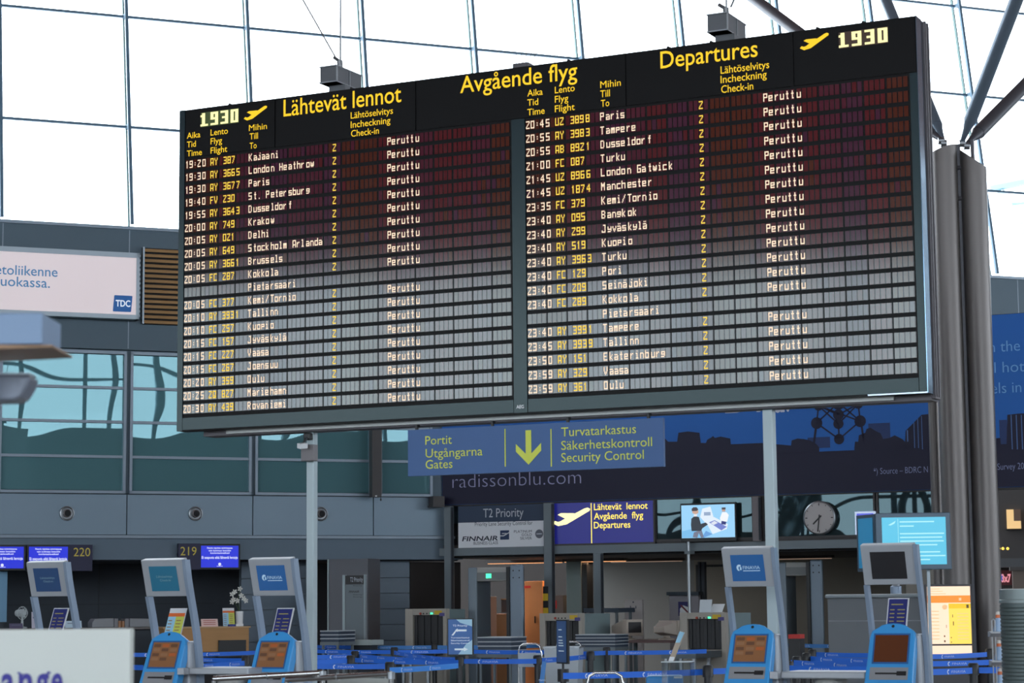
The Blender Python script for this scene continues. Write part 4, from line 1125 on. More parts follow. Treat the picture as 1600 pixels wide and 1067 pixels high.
# walk-through arches ----------------------------------------------------------
ARM_ = mat('arch_grey', (122, 134, 144), 0.45, metal=0.2); ARL = mat('arch_header_grey', (166, 164, 160), 0.5)
GRN = mat('led_green', (70, 255, 170), emit=2.0)
def arch(label, D, x0, x1, xs0, xs1, y0, sidelight):
    f = fr_px(x0, D, YB)
    a, b, c, d = f.rect(x0, y0, x1, 1000); s0 = f.hit(xs0, 920)[0]; s1 = f.hit(xs1, 920)[0]
    r = empty('security_arch', (f.o.x, f.o.y, 0), YB, label, 'metal detector', 'walk-through metal detectors')
    w = 0.16
    MB().box(a, a + w, 0, 0.5, 0, d).build('side_panel', ARM_, r, bevel=0.02)
    # near side panel shows its broad face
    p = MB().box(s0, s1, -0.05, 0.02, 0, d + 0.03).build('side_panel', mat(label[:6] + '_face', (126, 140, 154), 0.45, metal=0.2), r, bevel=0.03)
    MB().box(s0 - 0.06, s0 - 0.005, -0.04, 0.5, 0, d + 0.0).build('panel_edge', BLACK, r)
    h = MB().box(a, s0 - 0.06, 0.02, 0.4, d - 0.22, d).build('header', ARL, r, bevel=0.02)
    MB().box(a + 0.07, s0 - 0.07, 0.01, 0.02, d - 0.20, d - 0.08).build('header_strip', mat(label[:6] + '_strip', (122, 124, 124), 0.5), h)
    if sidelight:
        lx = f.hit(763, 895)[0]; MB().box(lx - 0.045, lx + 0.045, 0.003, 0.012, d - 0.17, d - 0.10).build('light', GRN, h)
        MB().plate([(a + 0.10, d - 0.18), (a + 0.16, d - 0.12), (a + 0.10, d - 0.12)], 0.008).build('mark', SDT, h)
    mb = MB()
    for u in (0.3, 0.75):
        for v in (0.06, 0.17): mb.disc(s0 + (s1 - s0) * u, d - v, 0.012, -0.052, 10)
    mb.builds('screw', BLACK, p)
    return r
arch('left security arch with a green lamp in its header', 34.6, 731, 820, 798, 819, 886, True)
arch('right security arch behind the right-hand kiosk', 35.2, 1214, 1287, 1267, 1287, 878, False)

# x-ray machines ---------------------------------------------------------------
XB = mat('xray_beige', (164, 158, 148), 0.5, noise=0.03); XT = mat('xray_teal_side', (120, 138, 140), 0.5, noise=0.03); XD = mat('xray_dark', (34, 34, 36), 0.6)
YEL = mat('warning_yellow', (206, 172, 34), 0.5); REDB = mat('button_red', (160, 60, 40), 0.5); LAB = mat('label_violet', (76, 70, 130), 0.5)
def xray(label, D, x0, x1, x2, y0, tx0, tx1, ty0, green):
    f = fr_px(x0, D, YB)
    a, b, c, d = f.rect(x0, y0, x1, 1010); e = f.hit(x2, 980)[0]
    r = empty('xray_machine', (f.o.x, f.o.y, 0), YB, label, 'x-ray machine', 'x-ray scanners of the security lanes')
    t0, t1, _, tz = f.rect(tx0, ty0, tx1, 1010)
    zb = 0.97
    mb = MB().box(a, t0, 0, 0.12, 0.12, d).box(t1, b, 0, 0.12, 0.12, d).box(t0, t1, 0, 0.12, tz, d).box(t0, t1, 0, 0.12, 0.12, zb)
    hd = mb.build('front_hood', XB, r, bevel=0.006)
    MB().box(t0, t1, 0.10, 0.118, zb, tz).build('tunnel', XD, r)
    cu = MB()
    n = 9
    for k in range(n): cu.box(t0 + (t1 - t0) * (k + 0.06) / n, t0 + (t1 - t0) * (k + 0.94) / n, 0.05 + 0.012 * (k % 2), 0.06 + 0.012 * (k % 2), zb + 0.02, tz - 0.01)
    cu.builds('curtain_strip', mat('curtain_%d' % x0, (30, 30, 33), 0.5), r)
    dep = (x2 - x1) * D / F_PX / (math.sin(-YB) - (x1 - 800) / F_PX * math.cos(YB))
    MB().box(a, b, 0.12, dep, 0.12, d - 0.01).build('cabinet', XT, r, bevel=0.006)
    MB().box(a + 0.05, b - 0.05, 0.05, dep - 0.05, 0.0, 0.12).build('plinth', XD, r)
    w = b - a
    mb = MB()
    for u in (0.44, 0.52, 0.60): mb.box(a + w * u, a + w * u + 0.022, -0.006, -0.001, d - 0.085, d - 0.065)
    mb.builds('switch', BLACK, hd)
    MB().lathe([(0.02, -0.001), (0.017, -0.016)], n=14, axis='y', cx=a + w * 0.38, cz=d - 0.075).build('stop_button', REDB, hd)
    MB().box(a + w * 0.72, a + w * 0.90, -0.005, -0.001, d - 0.09, d - 0.03).build('warning_label', YEL, hd)
    MB().box(a + w * 0.84, a + w * 0.97, -0.007, -0.0055, d - 0.115, d - 0.065).build('maker_label', LAB, hd)
    if green: MB().box(a + w * 0.62, a + w * 0.68, -0.007, -0.001, d - 0.085, d - 0.06).build('lamp', GRN, hd)
    MB().box(b + 0.001, b + 0.004, 0.2, 0.32, d - 0.13, d - 0.10).build('side_label', XT, r)
    # conveyor table in front
    cv = MB().box(t0, t1, -1.0, 0.0, zb - 0.10, zb - 0.01).build('conveyor', mat('conveyor_%d' % x0, (78, 86, 90), 0.35, metal=0.5), r)
    lg = MB()
    for yy in (-0.95, -0.4): MB().box(t0 + 0.03, t0 + 0.07, yy, yy + 0.04, 0, zb - 0.10).box(t1 - 0.07, t1 - 0.03, yy, yy + 0.04, 0, zb - 0.10).builds('leg', STEEL, r)
    return f, r, (a, b, d, e, t0, t1)
xray('beige x-ray scanner at the left, in front of the dark opening', 34.2, 633, 697, 727, 951, 645, 692, 961, True)
xray('beige x-ray scanner in the middle, below the blue departures sign', 33.4, 843, 909, 954, 958, 852, 904, 970, False)
f3, x3, q3 = xray('beige x-ray scanner at the right, with two cards on its top', 31.5, 1062, 1134, 1174, 957, 1074, 1127, 967, True)
# cards on the right scanner
def card(label, px0, px1, y0, y1, D, m, slant=0.0, cat='card', z=None):
    f = fr_px((px0 + px1) / 2, D, YB); a, b, c, d = f.rect(px0, y0, px1, y1)
    zz = c if z is None else z
    r = empty('standing_card', (f.o.x, f.o.y, zz), YB, label, cat)
    MB().hexa([(a - slant, 0, 0), (b - slant, 0, 0), (b - slant, 0.004, 0), (a - slant, 0.004, 0), (a, 0.05, d - c), (b, 0.05, d - c), (b, 0.054, d - c), (a, 0.054, d - c)]).build('sheet', m, r)
    MB().box(a - slant, b - slant, 0.0, 0.08, 0, 0.004).build('foot', m, r)
    return r, (a, b, d - c)
ACRY = mat('acrylic_sheet_pale', (206, 216, 222), 0.15, spec=0.8)
zt3 = q3[2] + 0.001
card('upright white notice standing on the right x-ray scanner', 1092, 1111, 936, 956, 31.6, ACRY, z=zt3)
card('tilted white notice lying right of the upright one on the right x-ray scanner', 1112, 1131, 943, 956, 31.65, WHITE, 0.03, z=zt3)
# white totem with round markings
f, r, q = stand_box('white_totem', 'sign', 'white upright board with small dark markings behind the crt monitors', 976, 1004, 937, 1000, 37.4, mat('totem_white', (196, 188, 186), 0.6), 0.06)
mb = MB(); cx = (q[0] + q[1]) / 2
mb.disc(cx, q[2] - 0.04, 0.014, -0.003, 12).box(cx - 0.06, cx - 0.045, -0.003, -0.002, q[2] - 0.15, q[2] - 0.10).box(cx + 0.04, cx + 0.055, -0.003, -0.002, q[2] - 0.15, q[2] - 0.10)
mb.plate([(cx - 0.02, q[2] - 0.19), (cx + 0.0, q[2] - 0.22), (cx + 0.02, q[2] - 0.19)], -0.003)
mb.builds('marking', SDT, r)
# grey notice stand with prohibition sign
f, r, q = stand_box('notice_stand', 'sign', 'grey notice stand with dark blue prohibition picture behind the chrome pole', 1046, 1092, 930, 1000, 37.5, mat('notice_grey', (146, 142, 148), 0.6), 0.1)
MB().box(q[0] - 0.0, q[1] + 0.05, -0.12, 0.1, q[2], q[2] + 0.06).build('dark_top', mat('notice_top', (40, 54, 66), 0.5), r)
p = f.rect(1060, 940, 1080, 962); lb = MB().box(p[0], p[1], -0.006, -0.001, p[2], p[3]).build('picture', mat('notice_navy', (40, 38, 100), 0.5), r)
MB().plate([(p[0] + 0.03, p[2] + 0.05), (p[1] - 0.03, p[2] + 0.05), (p[1] - 0.03, p[3] - 0.10), (p[0] + 0.09, p[3] - 0.06), (p[0] + 0.03, p[3] - 0.12)], -0.008).build('picture_shape', WHITE, lb)
mb = MB().add([(p[0] + 0.04, -0.01, p[3] - 0.07), (p[0] + 0.06, -0.01, p[3] - 0.05), (p[1] - 0.04, -0.01, p[2] + 0.06), (p[1] - 0.06, -0.01, p[2] + 0.04)], [(3, 2, 1, 0)]).build('picture_bar', mat('bar_dark_red', (110, 40, 50), 0.5), lb)
for px in (1071, 1081):
    pass
# dark door frame and posts on the grey wall
f = fr_px(1110, 38.0, YB); a, b, c, d = f.rect(1088, 882, 1135, 1000)
r = empty('door_2', (f.o.x, f.o.y, 0), YB, None, None, None, 'structure')
MB().box(a, a + 0.05, 0, 0.1, 0, d).box(a, b + 1.2, 0, 0.1, d - 0.04, d).build('frame', BLACK, r)
MB().box(a + 0.08, a + 0.12, -0.1, 0.0, 0, d + 0.05).box(a + 0.14, a + 0.20, -0.1, 0.0, 0, d + 0.05).build('jamb', DARK, r)
# blue grey tabletop with edge behind middle scanner
f = fr_px(935, 36.2, YB); a, b, c, d = f.rect(912, 950, 966, 957)
r = empty('work_table', (f.o.x, f.o.y, 0), YB, 'dark blue topped work table behind the middle x-ray scanner', 'table')
MB().box(a, b, 0, 0.7, c, d).build('tabletop', mat('table_slate', (72, 84, 98), 0.5), r)
for xx in (a + 0.03, b - 0.07):
    for yy in (0.03, 0.6): MB().box(xx, xx + 0.04, yy, yy + 0.04, 0, c).builds('leg', STG, r)

# crt monitors on the scanner table
def crt(label, D, x0, x1, y0, y1, yaw, screen):
    f = fr_px((x0 + x1) / 2, D, YB)
    _, z0 = f.hit((x0 + x1) / 2, y1); _, z1 = f.hit((x0 + x1) / 2, y0)
    h = z1 - z0; w = h * 1.12
    r = empty('crt_monitor', (f.o.x, f.o.y, z0), yaw, label, 'monitor', 'beige crt monitors of the security lanes')
    B = mat('crt_' + str(x0), (168, 156, 144), 0.5)
    hb = 0.06
    MB().box(-w / 2, w / 2, -0.06, 0.04, hb, h).build('bezel', B, r, bevel=0.01)
    MB().hexa([(-w / 2 + 0.01, 0.04, hb + 0.01), (w / 2 - 0.01, 0.04, hb + 0.01), (w * 0.28, 0.36, hb + 0.05), (-w * 0.28, 0.36, hb + 0.05),
               (-w / 2 + 0.01, 0.04, h - 0.01), (w / 2 - 0.01, 0.04, h - 0.01), (w * 0.28, 0.36, h - 0.09), (-w * 0.28, 0.36, h - 0.09)]).build('tube_housing', B, r, bevel=0.01)
    MB().quad(-w / 2 + 0.04, w / 2 - 0.04, hb + 0.05, h - 0.04, -0.062).build('screen', XD, r)
    MB().lathe([(0.13, 0), (0.12, 0.02), (0.06, 0.03), (0.05, hb)], n=18, cy=0.1).build('foot', B, r)
    return r
f = fr_px(1010, 33.5, YB); a, b, c, d = f.rect(955, 1000, 1064, 1010)
ztab = d
r = empty('scanner_table', (f.o.x, f.o.y, 0), YB, 'dark reddish table carrying the crt monitors between the x-ray scanners', 'table')
MB().box(a, b, -0.1, 0.9, ztab - 0.04, ztab).build('tabletop', mat('table_wine', (92, 66, 64), 0.5), r)
for xx in (a + 0.03, b - 0.08):
    for yy in (-0.05, 0.8): MB().box(xx, xx + 0.05, yy, yy + 0.05, 0, ztab - 0.04).builds('leg', STG, r)
f = fr_px(990, 33.5, YB)
o1 = crt('crt monitor turned right with its dark screen visible', 33.7, 972, 1002, 967, 999, math.radians(40), True); o1.location.z = ztab + 0.001
o2 = crt('crt monitor seen from behind, at the edge of the right x-ray scanner', 33.6, 1032, 1058, 968, 998, math.radians(150), False); o2.location.z = ztab + 0.001
# ================================================================== self-service kiosks
KF = 0.86
KGREY = mat('kiosk_grey', (168, 172, 178), 0.42, metal=0.15, noise=0.02); KARM = mat('kiosk_arm_blue_grey', (138, 154, 174), 0.4, metal=0.25)
KBLUE = mat('kiosk_blue', (64, 156, 222), 0.35, noise=0.02); KEDGE = mat('kiosk_blue_dark', (36, 96, 158), 0.4)
KPAN = mat('kiosk_reader_grey', (158, 160, 164), 0.4, metal=0.3)
KBRN = mat('kiosk_touch_brown', (128, 88, 58), 0.3, emit=0.22); KBRN2 = mat('kiosk_touch_dark_brown', (90, 50, 30), 0.2, emit=0.12)
KTILE = [mat('tile_dark', (98, 68, 50), 0.4, emit=0.15), mat('tile_sand', (136, 100, 72), 0.4, emit=0.2), mat('tile_orange', (158, 84, 44), 0.4, emit=0.25)]
HSB = mat('kiosk_header_blue', (44, 92, 148), 0.25, emit=0.22); HST = mat('kiosk_header_teal', (40, 104, 132), 0.25, emit=0.18); HSN = mat('kiosk_header_navy', (44, 72, 112), 0.25, emit=0.15)
HSK = mat('kiosk_header_off', (44, 44, 47), 0.25)
HTX = mat('kiosk_header_text', (170, 200, 220), 0.4, emit=0.3); HTX2 = mat('kiosk_header_dim_text', (116, 150, 160), 0.4, emit=0.15)
LNAV = mat('leaflet_navy', (34, 42, 112), 0.5); LYEL = mat('leaflet_olive', (170, 160, 90), 0.5); LWH = mat('leaflet_white', (214, 216, 220), 0.5)
LOR = mat('leaflet_orange', (226, 108, 50), 0.5); LBL = mat('leaflet_pale_blue', (150, 200, 226), 0.5); LLM = mat('leaflet_lime', (196, 204, 90), 0.5)

def leaf(par, x0, x1, y, z0, z1, lean, kind):
    """leaflet sheet leaning back: x across, bottom at y,z0"""
    def L(u, v, o=0.0): return (x0 + (x1 - x0) * u, y + lean * v - o, z0 + (z1 - z0) * v)
    def q(mb, u0, u1, v0, v1, o): return mb.add([L(u0, v0, o), L(u1, v0, o), L(u1, v1, o), L(u0, v1, o)], [(0, 1, 2, 3)])
    if kind == 'navy':
        b = MB().hexa([L(0, 0), L(1, 0), (x1, y + 0.012, z0), (x0, y + 0.012, z0), L(0, 1), L(1, 1), (x1, y + lean + 0.012, z1), (x0, y + lean + 0.012, z1)]).build('leaflet_frame', LWH, par)
        s = q(MB(), 0.05, 0.95, 0.03, 0.97, 0.002).build('leaflet_sheet', LNAV, b)
        mb = MB(); q(mb, 0.18, 0.75, 0.80, 0.83, 0.004)
        for k in range(6): q(mb, 0.14, 0.36, 0.10 + k * 0.11, 0.125 + k * 0.11, 0.004); q(mb, 0.5, 0.86, 0.10 + k * 0.11, 0.125 + k * 0.11, 0.004)
        mb.build('leaflet_lines', LYEL, s)
    else:
        b = MB().hexa([L(0, 0), L(1, 0), (x1, y + 0.012, z0), (x0, y + 0.012, z0), L(0, 1), L(1, 1), (x1, y + lean + 0.012, z1), (x0, y + lean + 0.012, z1)]).build('leaflet_sheet', LWH, par)
        mb = MB()
        mb.use(LOR); q(mb, 0, 1, 0.74, 0.85, 0.002)
        mb.use(LBL); q(mb, 0, 0.48, 0.03, 0.74, 0.002)
        mb.use(LLM); q(mb, 0.48, 1, 0.03, 0.74, 0.002)
        for k in range(6):
            mb.use(KTILE[1]); q(mb, 0.06, 0.3, 0.1 + k * 0.1, 0.13 + k * 0.1, 0.004); q(mb, 0.56, 0.85, 0.1 + k * 0.1, 0.13 + k * 0.1, 0.004)
        mb.build('leaflet_print', None, b)

def kiosk(label, px, py, D, w_px, header, touch, leaflet, side_y=0.0):
    D *= KF
    f = fr_px(px, D, YB)
    s = D / F_PX
    X = (px - 800) / F_PX
    W = w_px * s / (math.cos(YB) + X * math.sin(-YB))       # header width
    zt = f.hit(px, py)[1]
    zc = lambda z: CAM.z + (z - CAM.z) * KF                # design heights were taken at the longer distance
    dz = zt - zc(2.10)
    Z = lambda z: max(0.0, zc(z) + dz) if z > 0.3 else z * 0.9
    r = empty('check_in_kiosk', (f.o.x, f.o.y, 0), YB, label, 'kiosk', 'self-service check-in kiosks')
    k = W / 0.475
    # header display, leaning forward
    h0, h1 = Z(1.755), Z(2.10); lean = 0.085
    def H(u, v, o=0.0): return (W * u, lean * (1 - v) - o * 0.95, h0 + (h1 - h0) * v - o * 0.25)
    def hq(u0, u1, v0, v1, o): return MB().add([H(u0, v0, o), H(u1, v0, o), H(u1, v1, o), H(u0, v1, o)], [(0, 1, 2, 3)])
    hd = MB().hexa([H(0, 0), H(1, 0), H(1, 0, -0.07), H(0, 0, -0.07), H(0, 1), H(1, 1), H(1, 1, -0.07), H(0, 1, -0.07)]).build('header_display', KGREY, r, bevel=0.006)
    sm = {'blue': HSB, 'teal': HST, 'navy': HSN, 'off': HSK}[header]
    sc = hq(0.17, 0.83, 0.15, 0.83, 0.003).build('header_screen', sm, hd)
    def htxt(body, u, v, wu, cap, m):
        vs, fs = text_geo(body, 0.0); a = min(q[0] for q in vs); b = max(q[0] for q in vs)
        return MB().add([H(u + (q[0] - a) / (b - a) * wu, v + q[1] / CAPH * cap, 0.006) for q in vs], fs)
    if header == 'blue':
        htxt('FINAVIA', 0.40, 0.46, 0.34, 0.085, HTX).build('header_lettering', HTX, sc)
        mb = MB()
        mb.add([H(0.40, 0.41, 0.006), H(0.74, 0.41, 0.006), H(0.74, 0.43, 0.006), H(0.40, 0.43, 0.006)], [(0, 1, 2, 3)])
        pts = [(0.33 + 0.055 * math.cos(t), 0.50 + 0.085 * math.sin(t)) for t in [PI * 0.28 + i * PI * 1.15 / 9 for i in range(10)]]
        pin = [(0.34 + 0.028 * math.cos(t), 0.485 + 0.05 * math.sin(t)) for t in [PI * 0.28 + i * PI * 1.15 / 9 for i in range(10)]]
        for i in range(9): mb.add([H(*pts[i], 0.006), H(*pts[i + 1], 0.006), H(*pin[i + 1], 0.006), H(*pin[i], 0.006)], [(0, 1, 2, 3)])
        mb.add([H(0.34, 0.44, 0.006), H(0.37, 0.44, 0.006), H(0.375, 0.51, 0.006), H(0.345, 0.53, 0.006)], [(0, 1, 2, 3)])
        mb.build('header_logo', HTX, sc)
    elif header != 'off':
        htxt('Lähtöselvitys', 0.33, 0.52, 0.38, 0.06, HTX2).build('header_lettering', HTX2, sc)
        htxt('Check-in', 0.40, 0.42, 0.26, 0.06, HTX2).build('header_lettering', HTX2, sc)
    # two curved arms
    prof = [(2.10, -0.005), (1.93, 0.03), (1.755, 0.08), (1.58, 0.135), (1.40, 0.185), (1.22, 0.22), (1.04, 0.245), (0.7, 0.27), (0.0, 0.28)]
    for x0, x1, top in ((-0.002 * k, 0.032 * k, 1.80), (W - 0.002, W + 0.032 * k, 2.105)):
        pts = [(y * k, Z(z)) for z, y in prof if z <= top]
        mb = MB(); t = 0.085 * k
        for (y0, z0), (y1, z1) in zip(pts, pts[1:]):
            mb.hexa([(x0, y1, z1), (x1, y1, z1), (x1, y1 + t, z1), (x0, y1 + t, z1), (x0, y0, z0), (x1, y0, z0), (x1, y0 + t, z0), (x0, y0 + t, z0)])
        mb.build('arm', KARM, r)
    # rear cabinet
    MB().box(0.06 * k, W - 0.005, 0.13, 0.30, 0, Z(1.33)).build('cabinet', KGREY, r, bevel=0.02)
    # blue terminal, leaning back
    LE = 0.40
    zb_, zt_ = Z(0.62), Z(1.425)
    def T(x, z, o=0.0): return (x * k, (-0.06 + (z - 0.88) * LE) * k - o * 0.93, Z(z) + o * 0.37)
    out = [(0.02, 0.62), (0.44, 0.62), (0.445, 0.9), (0.44, 1.12), (0.44, 1.30), (0.425, 1.36), (0.37, 1.39), (0.34, 1.41), (0.29, 1.423), (0.235, 1.427), (0.18, 1.423), (0.13, 1.41), (0.10, 1.39), (0.045, 1.36), (0.03, 1.30), (0.025, 1.12), (0.015, 0.9)]
    n = len(out)
    vs = [T(x, z) for x, z in out] + [T(x, z, -0.09) for x, z in out]
    fs = [tuple(range(n)), tuple(range(2 * n - 1, n - 1, -1))] + [(i, i + n, (i + 1) % n + n, (i + 1) % n) for i in range(n)]
    tm = MB().add(vs, fs).build('terminal', KBLUE, r, bevel=0.012)
    def tq(x0, x1, z0, z1, o, mb=None): return (mb or MB()).add([T(x0, z0, o), T(x1, z0, o), T(x1, z1, o), T(x0, z1, o)], [(0, 1, 2, 3)])
    tq(0.07, 0.395, 1.075, 1.335, 0.002).build('screen_bezel', KEDGE, tm)
    sc = tq(0.085, 0.38, 1.09, 1.32, 0.004).build('touch_screen', KBRN if touch == 'tiles' else KBRN2, tm)
    if touch == 'tiles':
        mb = MB()
        for i, z in enumerate((1.275, 1.235, 1.19, 1.15)):
            for j, x in enumerate((0.10, 0.195, 0.29)):
                if i == 3 and j == 2: continue
                mb.use(KTILE[2] if (i, j) in ((2, 2), (0, 1)) else KTILE[(i + j) % 2]); tq(x, x + 0.075, z, z + 0.028, 0.006, mb)
        mb.builds('screen_tile', None, sc)
    rp = tq(0.06, 0.40, 0.94, 1.045, 0.003).build('reader_panel', KPAN, tm)
    mb = MB(); tq(0.11, 0.31, 0.985, 1.0, 0.006, mb); tq(0.30, 0.385, 0.975, 1.012, 0.007, mb); mb.builds('card_slot', BLACK, rp)
    rp = tq(0.07, 0.38, 0.68, 0.90, 0.003).build('printer_panel', KPAN, tm)
    tq(0.10, 0.35, 0.83, 0.88, 0.006).build('printer_slot', DARKER, rp)
    mb = MB(); c = T(0.235, 1.395, 0.004)
    mb.add([(c[0] + 0.012 * math.cos(t), c[1] + 0.004 * math.sin(t), c[2] + 0.011 * math.sin(t)) for t in [2 * PI * i / 12 for i in range(12)]], [tuple(range(12))]).build('camera_eye', BLACK, tm)
    if leaflet:
        z0 = Z(1.34) + 0.0
        leaf(r, 0.165 * k, 0.35 * k, 0.14 * k, z0, z0 + 0.30 * k, 0.12 * k, leaflet)
    MB().box(-0.02, W + 0.05, -0.12, 0.42, 0, 0.02).build('base_plate', STEEL, r)
    return f, r, W, Z, k
K1 = kiosk('leftmost kiosk, partly hidden behind the foreground sign, navy header screen', 39, 879, 22.2, 58, 'navy', 'tiles', 'navy')
K2 = kiosk('kiosk with teal header screen and orange-headed leaflet, second from left', 219, 875.5, 20.9, 64, 'teal', 'tiles', 'print')
K3 = kiosk('kiosk with blue logo header directly left of the left square post', 387, 874, 20.7, 66, 'blue', 'tiles', 'navy')
K4 = kiosk('kiosk with blue logo header in front of the right square post', 1128, 857, 19.7, 77, 'blue', 'tiles', None)
K5 = kiosk('rightmost kiosk with black header screen and dark brown touch screen', 1346, 852, 19.1, 82, 'off', 'dark', 'navy')

# counters between the kiosks
def counter(label, KA, px0, px1, py, legpx):
    f, r0, W, Z, k = KA
    ff = Fr(f.o.x, f.o.y, YB)
    b = ff.hit(px1, py, -0.02)[0]; zt = ff.hit((px0 + px1) / 2, py, -0.02)[1]
    a = W + 0.045 * k
    r = empty('kiosk_counter', (f.o.x, f.o.y, 0), YB, label, 'counter', 'grey shelf counters between the kiosks')
    MB().box(a, b, 0.05, 0.46, zt - 0.052, zt).build('top', KGREY, r, bevel=0.01)
    MB().box(W * 0.94, a, -0.02, 0.10, zt - 0.052, zt).build('end_tab', KGREY, r)
    c = (a + b) / 2
    MB().lathe([(0.19, 0.0), (0.19, 0.02), (0.12, 0.03), (0.12, zt - 0.053)], cx=c, cy=0.25, n=24).build('pedestal', mat('counter_pedestal_%d' % px0, (150, 150, 146), 0.5), r, smooth=True)
counter('grey shelf counter between the teal-header kiosk and the next kiosk', K2, 310, 380, 1044, 330)
counter('grey shelf counter left of the rightmost kiosk', K4, 1215, 1347, 1050, 1280)

# ================================================================== queue barriers
POSTB = mat('barrier_black', (34, 34, 36), 0.4)
BLT = mat('belt_blue', (34, 112, 226), 0.55, noise=0.04); BLT2 = mat('belt_light_blue', (70, 134, 204), 0.55, noise=0.04); BLT3 = mat('belt_bright_blue', (58, 144, 236), 0.55)
BMARK = mat('belt_mark', (214, 230, 252), 0.5)
ZB = 1.0; BH = 0.055
def barrier(label, post, belts, tall=False, D0=None):
    """post: (px, py of the belt height); belts: list of (px, py, px2, py2, material) running in metres at belt height"""
    p = ground(post[0], post[1], ZB)
    if D0: p = at(post[0], post[1], D0)
    r = empty('queue_barrier', (p.x, p.y, 0), 0, label, 'queue barrier', 'belt barriers of the queue lanes')
    MB().tube([(0, 0, 0.03), (0, 0, 1.055)], 0.036, 14).build('post', POSTB, r, smooth=True)
    MB().lathe([(0.18, 0.0), (0.18, 0.012), (0.06, 0.03)], n=24).build('base', POSTB, r)
    MB().lathe([(0.05, 0.955), (0.05, 1.05), (0.04, 1.065)], n=16).build('belt_head', BLACK, r, smooth=True)
    for (x0, y0, x1, y1, m) in belts:
        a = ground(x0, y0, ZB) - Vector((p.x, p.y, 0)); b = ground(x1, y1, ZB) - Vector((p.x, p.y, 0))
        if y1 is None: continue
        d = b - a; d.z = 0; L = d.length; u = d.normalized(); nrm = Vector((u.y, -u.x, 0))
        if nrm.y > 0: nrm = -nrm
        t = nrm * 0.002
        sag = min(0.02, 0.004 * L)
        N = 6; vs = []; fs = []
        for i in range(N + 1):
            q = a + d * (i / N); s = sag * 4 * (i / N) * (1 - i / N)
            for (o, z) in ((t, -1), (t, 1), (-t, 1), (-t, -1)): vs.append((q.x + o.x, q.y + o.y, ZB + z * BH / 2 - s))
        for i in range(N):
            for j in range(4): fs.append((i * 4 + j, i * 4 + (j + 1) % 4, i * 4 + 4 + (j + 1) % 4, i * 4 + 4 + j))
        fs += [(0, 1, 2, 3), (N * 4 + 3, N * 4 + 2, N * 4 + 1, N * 4)]
        bo = MB().add(vs, fs).build('belt', m, r)
        mb = MB(); pos = 0.25
        left = u if u.x > 0 else -u; st = a if u.x > 0 else b
        n_ = nrm * 0.006
        while pos < L - 0.3:
            s = sag * 4 * (pos / L) * (1 - pos / L)
            c = st + left * pos
            # small crescent mark followed by the lettering
            for i in range(5):
                t0, t1 = PI * (0.45 + i * 0.2), PI * (0.45 + (i + 1) * 0.2)
                def P(t_, rr): return (c.x + left.x * rr * math.cos(t_) + n_.x, c.y + left.y * rr * math.cos(t_) + n_.y, ZB - s + rr * math.sin(t_) - 0.003)
                mb.add([P(t0, 0.024), P(t1, 0.024), P(t1, 0.012), P(t0, 0.012)], [(0, 1, 2, 3)])
            gv, gf = text_geo('FINAVIA' if m is not BLT2 else 'Check & Fly', -0.01)
            w0 = max(v[0] for v in gv); sc = 0.19 / w0
            mb.add([(c.x + left.x * (0.03 + v[0] * sc) + n_.x, c.y + left.y * (0.03 + v[0] * sc) + n_.y, ZB - s - 0.014 + v[1] * 0.034) for v in gv], gf)
            pos += 0.62
        mb.build('belt_lettering', BMARK, bo)
    return r, p
B1 = BLT
barrier('farthest barrier post right of the left square post, light belt to its right', (569, 1011), [(569, 1011, 490, 1010.5, BLT), (569, 1011, 677, 1011, BLT2)])
barrier('barrier post right of centre-left lanes whose light belt runs behind the small priority sign', (679, 1011), [(679, 1011, 735, 1011, BLT2)])
barrier('short barrier post where three belts meet, between the pale counter and priority sign', (616, 1018.5), [(616, 1018.5, 490, 1017.5, BLT), (616, 1018.5, 700, 1017.5, BLT), (616, 1019.5, 716, 1031, BLT)])
barrier('barrier post in the left lanes, behind the nearer post beside it', (554.5, 1025), [(554.5, 1025, 490, 1026.5, BLT), (554.5, 1024.5, 716, 1033, BLT)])
barrier('barrier post in the left lanes, nearer one of the close pair', (548, 1032.5), [(548, 1032.5, 490, 1034, BLT), (548, 1031, 716, 1035, BLT)])
barrier('nearest barrier post at the left, above the chrome handrail, bright belt to the right', (609, 1044), [(609, 1041, 490, 1041, BLT), (609, 1047, 716, 1040, BLT3)])
rS, pS = barrier('barrier post carrying the small T2 Priority sign', (718, 1034), [(718, 1033, 838, 1033, BLT)])
barrier('barrier post with a loose belt end hanging from it, right of the small priority sign', (840, 1032.5), [(842, 1032, 918, 1025.5, BLT)])
barrier('barrier post in the centre lanes, left one of the close pair under the middle scanner', (922.5, 1026), [(922, 1021, 860, 1021, BLT), (740, 1018, 858, 1019, BLT)])
barrier('barrier post in the centre lanes, right one of the close pair under the middle scanner', (948, 1018.5), [(950, 1020, 1104, 1017.5, BLT), (740, 1011, 846, 1009, BLT2), (946, 1020, 862, 1022, BLT)])
barrier('barrier post under the right x-ray scanner, left of the blue logo kiosk', (1106, 1050), [(1106, 1049, 1140, 1048, BLT), (1106, 1049.5, 880, 1056, BLT)])
barrier('farthest barrier post at the right, between the two right-hand kiosks, light belts', (1328, 1009.5), [(1328, 1009.5, 1232, 1008, BLT2), (1328, 1009.5, 1360, 1010.5, BLT2)])
barrier('barrier post in the right lanes with its belt starting highest beside the kiosk arm', (1269, 1023), [(1270, 1022, 1362, 1024, BLT)])
barrier('barrier post in the right lanes, left of and nearer than the dark one beside it', (1260, 1029), [(1266, 1029, 1362, 1032.5, BLT)])
barrier('barrier post hidden behind the kiosk arm whose belt crosses to the rightmost kiosk', (1245, 1035), [(1236, 1035, 1362, 1040, BLT)])
barrier('barrier post whose belt runs just above the right shelf counter', (1232, 1043.5), [(1234, 1044, 1362, 1046, BLT)])
